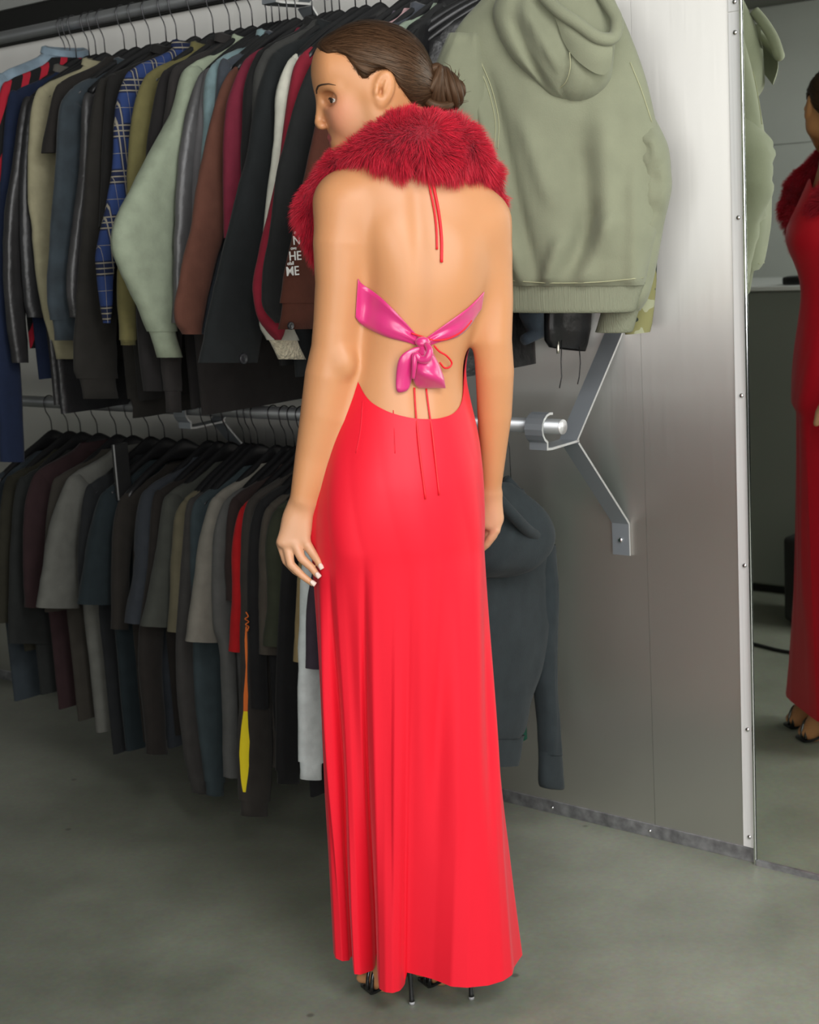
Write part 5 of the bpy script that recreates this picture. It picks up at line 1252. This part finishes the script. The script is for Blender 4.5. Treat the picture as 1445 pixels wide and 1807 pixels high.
# ---------------------------------------------------------------- fur collar
M_FUR = bpy.data.materials.new('red fox fur'); M_FUR.use_nodes = True
nt = M_FUR.node_tree; b = nt.nodes['Principled BSDF']; b.inputs['Roughness'].default_value = .55; b.inputs['Specular IOR Level'].default_value = .35; b.inputs['Sheen Weight'].default_value = .3; b.inputs['Sheen Tint'].default_value = (1, .4, .5, 1)
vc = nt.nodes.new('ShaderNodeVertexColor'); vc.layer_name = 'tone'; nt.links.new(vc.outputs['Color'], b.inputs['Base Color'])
FP = [(748, 248, -.072, .036, .042), (700, 252, -.066, .036, .040), (655, 263, -.042, .026, .026), (619, 279, -.012, .018, .016), (589, 301, .018, .014, .012), (563, 336, .042, .016, .018), (550, 378, .058, .018, .028), (590, 435, .085, .022, .040), (665, 470, .098, .026, .05), (740, 470, .10, .026, .05),
      (800, 440, .095, .028, .048), (838, 390, .085, .028, .042), (850, 335, .06, .028, .034), (838, 298, .025, .028, .030), (822, 275, -.015, .030, .032), (792, 256, -.052, .034, .042)]
C = catmull([(*P(x, y, d), a, b_) for x, y, d, a, b_ in FP+[FP[0]]], 6)[:-1]
cen = C[:, :3].mean(0); rings = []; frames = []
for i in range(len(C)):
    t = C[(i+1) % len(C), :3]-C[i-1, :3]; t /= np.linalg.norm(t); out = C[i, :3]-cen; out[2] = 0; out -= (out @ t)*t; out /= np.linalg.norm(out); upd = np.cross(t, out)
    if upd[2] < 0: upd = -upd
    frames.append((C[i, :3], t, out, upd, C[i, 3], C[i, 4])); rings.append([C[i, :3]+out*C[i, 3]*math.cos(p)+upd*C[i, 4]*math.sin(p) for p in np.linspace(0, 2*math.pi, 25)[:-1]])
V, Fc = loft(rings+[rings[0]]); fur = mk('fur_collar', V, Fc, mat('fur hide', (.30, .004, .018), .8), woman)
N = 84000
SV = np.empty((N, 7, 3)); STn = np.empty((N, 7, 3)); m_ = len(frames)
CT = np.array([f_[0] for f_ in frames]); TT = np.array([f_[1] for f_ in frames]); OO = np.array([f_[2] for f_ in frames]); UU = np.array([f_[3] for f_ in frames]); RA = C[:, 3]; RB = C[:, 4]
ui = rng.random(N)*m_; i0 = ui.astype(int) % m_; i1 = (i0+1) % m_; fr = (ui-ui.astype(int))[:, None]
def lerp(Aa): return Aa[i0]*(1-fr)+Aa[i1]*fr
ct, tt, oo, uu = lerp(CT), lerp(TT), lerp(OO), lerp(UU); ra = lerp(RA[:, None]); rb = lerp(RB[:, None]); ph = (rng.random(N)*2*math.pi)[:, None]
nrm = oo*np.cos(ph)/ra+uu*np.sin(ph)/rb; nrm /= np.linalg.norm(nrm, axis=1)[:, None]; root = ct+oo*ra*np.cos(ph)+uu*rb*np.sin(ph)
# hair flow: outwards, combed up on the upper half, down on the lower half, clumped
cl = np.array([[mnoise.noise(Vector((p*38).tolist())), mnoise.noise(Vector((p*38+7).tolist())), mnoise.noise(Vector((p*38+19).tolist()))] for p in root])
flow = uu*(.42*np.sin(ph)-.06)+tt*.18*np.sign(np.sin(ui/m_*2*math.pi))[:, None]
dirn = nrm*.8+flow+cl*.55+rng.normal(0, .22, (N, 3)); dirn /= np.linalg.norm(dirn, axis=1)[:, None]
Ln = (.019+.010*rng.random(N)+.006*cl[:, 0])[:, None]; drop = np.array([0, 0, -1.])*.30
wdt = .00042; sd_ = np.cross(dirn, rng.normal(0, 1, (N, 3))); sd_ /= np.linalg.norm(sd_, axis=1)[:, None]
for k, (v, w) in enumerate(((0, 1), (.35, .9), (.7, .6))):
    p = root+dirn*Ln*v+(drop*v*v+cl*.35*v*v)*Ln; SV[:, 2*k] = p-sd_*wdt*w; SV[:, 2*k+1] = p+sd_*wdt*w
SV[:, 6] = root+dirn*Ln+(drop+cl*.35)*Ln
tri = np.array([(0, 1, 3), (0, 3, 2), (2, 3, 5), (2, 5, 4), (4, 5, 6)]); FQ = (np.arange(N)[:, None, None]*7+tri[None]).reshape(-1, 3)
furs = fast_mesh('fur_pile', SV.reshape(-1, 3)-feet, FQ, M_FUR, fur); furs['kind'] = 'stuff'
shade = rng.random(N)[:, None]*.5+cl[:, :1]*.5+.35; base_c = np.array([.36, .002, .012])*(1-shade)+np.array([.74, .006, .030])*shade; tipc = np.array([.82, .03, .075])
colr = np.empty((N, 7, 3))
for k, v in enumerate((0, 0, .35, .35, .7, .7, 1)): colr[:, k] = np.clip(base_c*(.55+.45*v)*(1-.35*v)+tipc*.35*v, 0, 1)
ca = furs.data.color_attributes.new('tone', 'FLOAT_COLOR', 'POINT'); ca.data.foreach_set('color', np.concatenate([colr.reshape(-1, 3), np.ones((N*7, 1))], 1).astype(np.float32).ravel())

# ---------------------------------------------------------------- stiletto sandals
M_SHOE = mat('black patent', (.010, .010, .011), .22, coat=.4); M_TIP = mat('heel tip', (.35, .35, .36), .4)
for hx, tx, nm in ((at_z(727, 1772), at_z(652, 1733), 'left'), (at_z(832, 1763), at_z(752, 1722), 'right')):
    hp = hx+np.array([.0, .012, .086]); ball = np.array([tx[0]+.03, tx[1]-.03, .006]); toe = np.array([tx[0]-.006, tx[1]-.006, .006])
    pts = catmull([hp+np.array([.004, -.02, 0]), hp+np.array([-.015, .012, -.012]), (hp+ball)/2+np.array([0, 0, -.012]), ball, toe], 5); nrmv = np.array([0, 0, 1.])
    ww = np.interp(np.linspace(0, 1, len(pts)), [0, .2, .5, .8, 1], [.045, .052, .058, .072, .04]); V, Fc = ribbon(pts, ww, nrmv, .006); sh = mk('sandal', V, Fc, M_SHOE, woman)
    V, Fc = tube(catmull([hx+np.array([0, 0, .006]), hx+np.array([0, .002, .03]), hx+np.array([0, .006, .065]), hp+np.array([0, .004, .0])], 4), np.interp(np.linspace(0, 1, 13), [0, .1, .4, .75, 1], [.0058, .0048, .0042, .0065, .014]), 12); mk('stiletto_heel', V, Fc, M_SHOE, sh)
    V, Fc = tube([hx+np.array([0, 0, .0003]), hx+np.array([0, 0, .006])], .0056, 12); mk('heel_tip', V, Fc, M_TIP, sh)
    for (c0, wv) in ((ball+np.array([-.005, .0, 0]), .034), (ball*.6+toe*.4, .032)):
        dr = toe-ball; dr /= np.linalg.norm(dr); sdv = np.cross(dr, (0, 0, 1.)); V, Fc = ribbon([c0+sdv*wv*math.cos(a)+np.array([0, 0, 1.])*(.004+.052*math.sin(a)) for a in np.linspace(0, math.pi, 15)], .012, dr*0+np.array([.01, .01, .001])+sdv*0, .002) if False else tube([c0+sdv*wv*math.cos(a)+np.array([0, 0, 1.])*(.004+.050*math.sin(a)) for a in np.linspace(0, math.pi, 15)], .0042, 8); mk('strap', V, Fc, M_SHOE, sh)
    an = hp+np.array([-.006, .012, .075]); V, Fc = tube([an+np.array([.036*math.cos(a), .036*math.sin(a), .006*math.cos(a)]) for a in np.linspace(0, 2*math.pi, 25)[:-1]], .0035, 8, True); mk('ankle_strap', V, Fc, M_SHOE, sh)

# ================================================================== THINGS ACROSS THE ROOM (seen in the mirror)
M_CAB = mat('dull steel cabinet', (.34, .36, .32), .4, .45, bump=.05, bscale=4, stretch=(60, 60, 1))
cab = thing('steel_cabinet', 'waist-high dull steel cabinet with a thin white top, seen in the mirror', 'cabinet', S(-1.05, 2.5, 0))
mb = MB(); boxS(mb, -1.75, -.55, 2.28, 2.85, .03, 1.155); bevel(mb.build('body', M_CAB, cab), .012, 3)
mb = MB(); boxS(mb, -1.77, -.53, 2.262, 2.87, 1.157, 1.175); bevel(mb.build('top', mat('white worktop', (.75, .76, .74), .4), cab), .004)
mb = MB(); boxS(mb, -1.74, -.56, 2.30, 2.84, .0, .03); mb.build('plinth', M_DARK, cab)
tb = thing('card_reader', 'small black card reader lying on the cabinet top in the mirror', 'card reader', S(-1.0, 2.33, 1.176))
mb = MB(); boxS(mb, -1.06, -.97, 2.29, 2.40, 1.1765, 1.205); bevel(mb.build('case', mat('black plastic', (.01, .01, .01), .35), tb), .006)
mb = MB(); boxS(mb, -1.05, -.98, 2.31, 2.38, 1.2055, 1.207); mb.build('screen', mat('black glass', (.005, .005, .006), .08), tb)
spk = thing('floor_speaker', 'black floor speaker box beside the cabinet in the mirror', 'speaker', S(-.73, 1.95, 0))
mb = MB(); boxS(mb, -.86, -.52, 1.87, 2.16, .022, .325); bevel(mb.build('case', mat('black speaker case', (.012, .012, .012), .5), spk), .015, 3)
for (a, b_) in ((-.83, 1.9), (-.55, 1.9), (-.83, 2.13), (-.55, 2.13)):
    V, Fc = tube([S(a, b_, 0), S(a, b_, .024)], [.016, .019], 12); mk('foot', V, Fc, M_DARK, spk)
mb = MB(); boxS(mb, -.82, -.56, 1.864, 1.8695, .06, .29); mb.build('grille', mat('speaker grille', (.008, .008, .008), .8, bump=.6, bscale=500), spk)
V, Fc = tube([S(-.72+.035*math.cos(a), 1.98+.03*math.sin(a), .34) for a in np.linspace(0, 6.283, 3)], .01, 8)
wh = thing('white_mouse', 'small white rounded puck lying on the black speaker in the mirror', 'puck', S(-.74, 1.94, .326))
rings = [[S(-.74+rr*math.cos(p)*1.3, 1.94+rr*math.sin(p), .3262+h) for p in np.linspace(0, 2*math.pi, 17)[:-1]] for rr, h in ((.03, 0), (.034, .008), (.028, .018), (.012, .023))]
V, Fc = loft(rings, True, True, True); mk('case', V, Fc, mat('white plastic', (.8, .8, .8), .25), wh)
cb = [at_z(x, y) for x, y in ((1290, 1130), (1335, 1137), (1375, 1147), (1415, 1155), (1445, 1170))]
cb = [q-2*((q-W0) @ WN)*WN+np.array([0, 0, .006]) for q in cb]
V, Fc = tube(catmull(cb, 6), .006, 8); o = mk('power_cable', V, Fc, mat('black rubber cable', (.012, .012, .012), .6)); tag(o, 'black power cable lying across the floor, seen in the mirror', 'cable')
# dark recess with a black screen in the wall opposite
scr = thing('wall_screen', 'small black wall screen on the far white wall, seen in the mirror', 'screen', S(-2.0, 3.29, 1.3))
mb = MB(); boxS(mb, -2.12, -1.84, 3.27, 3.298, 1.29, 1.48); bevel(mb.build('case', mat('screen case', (.008, .008, .008), .3), scr), .004)
mb = MB(); boxS(mb, -2.11, -1.85, 3.268, 3.2695, 1.30, 1.47); mb.build('panel', mat('screen glass', (.006, .006, .007), .06), scr)
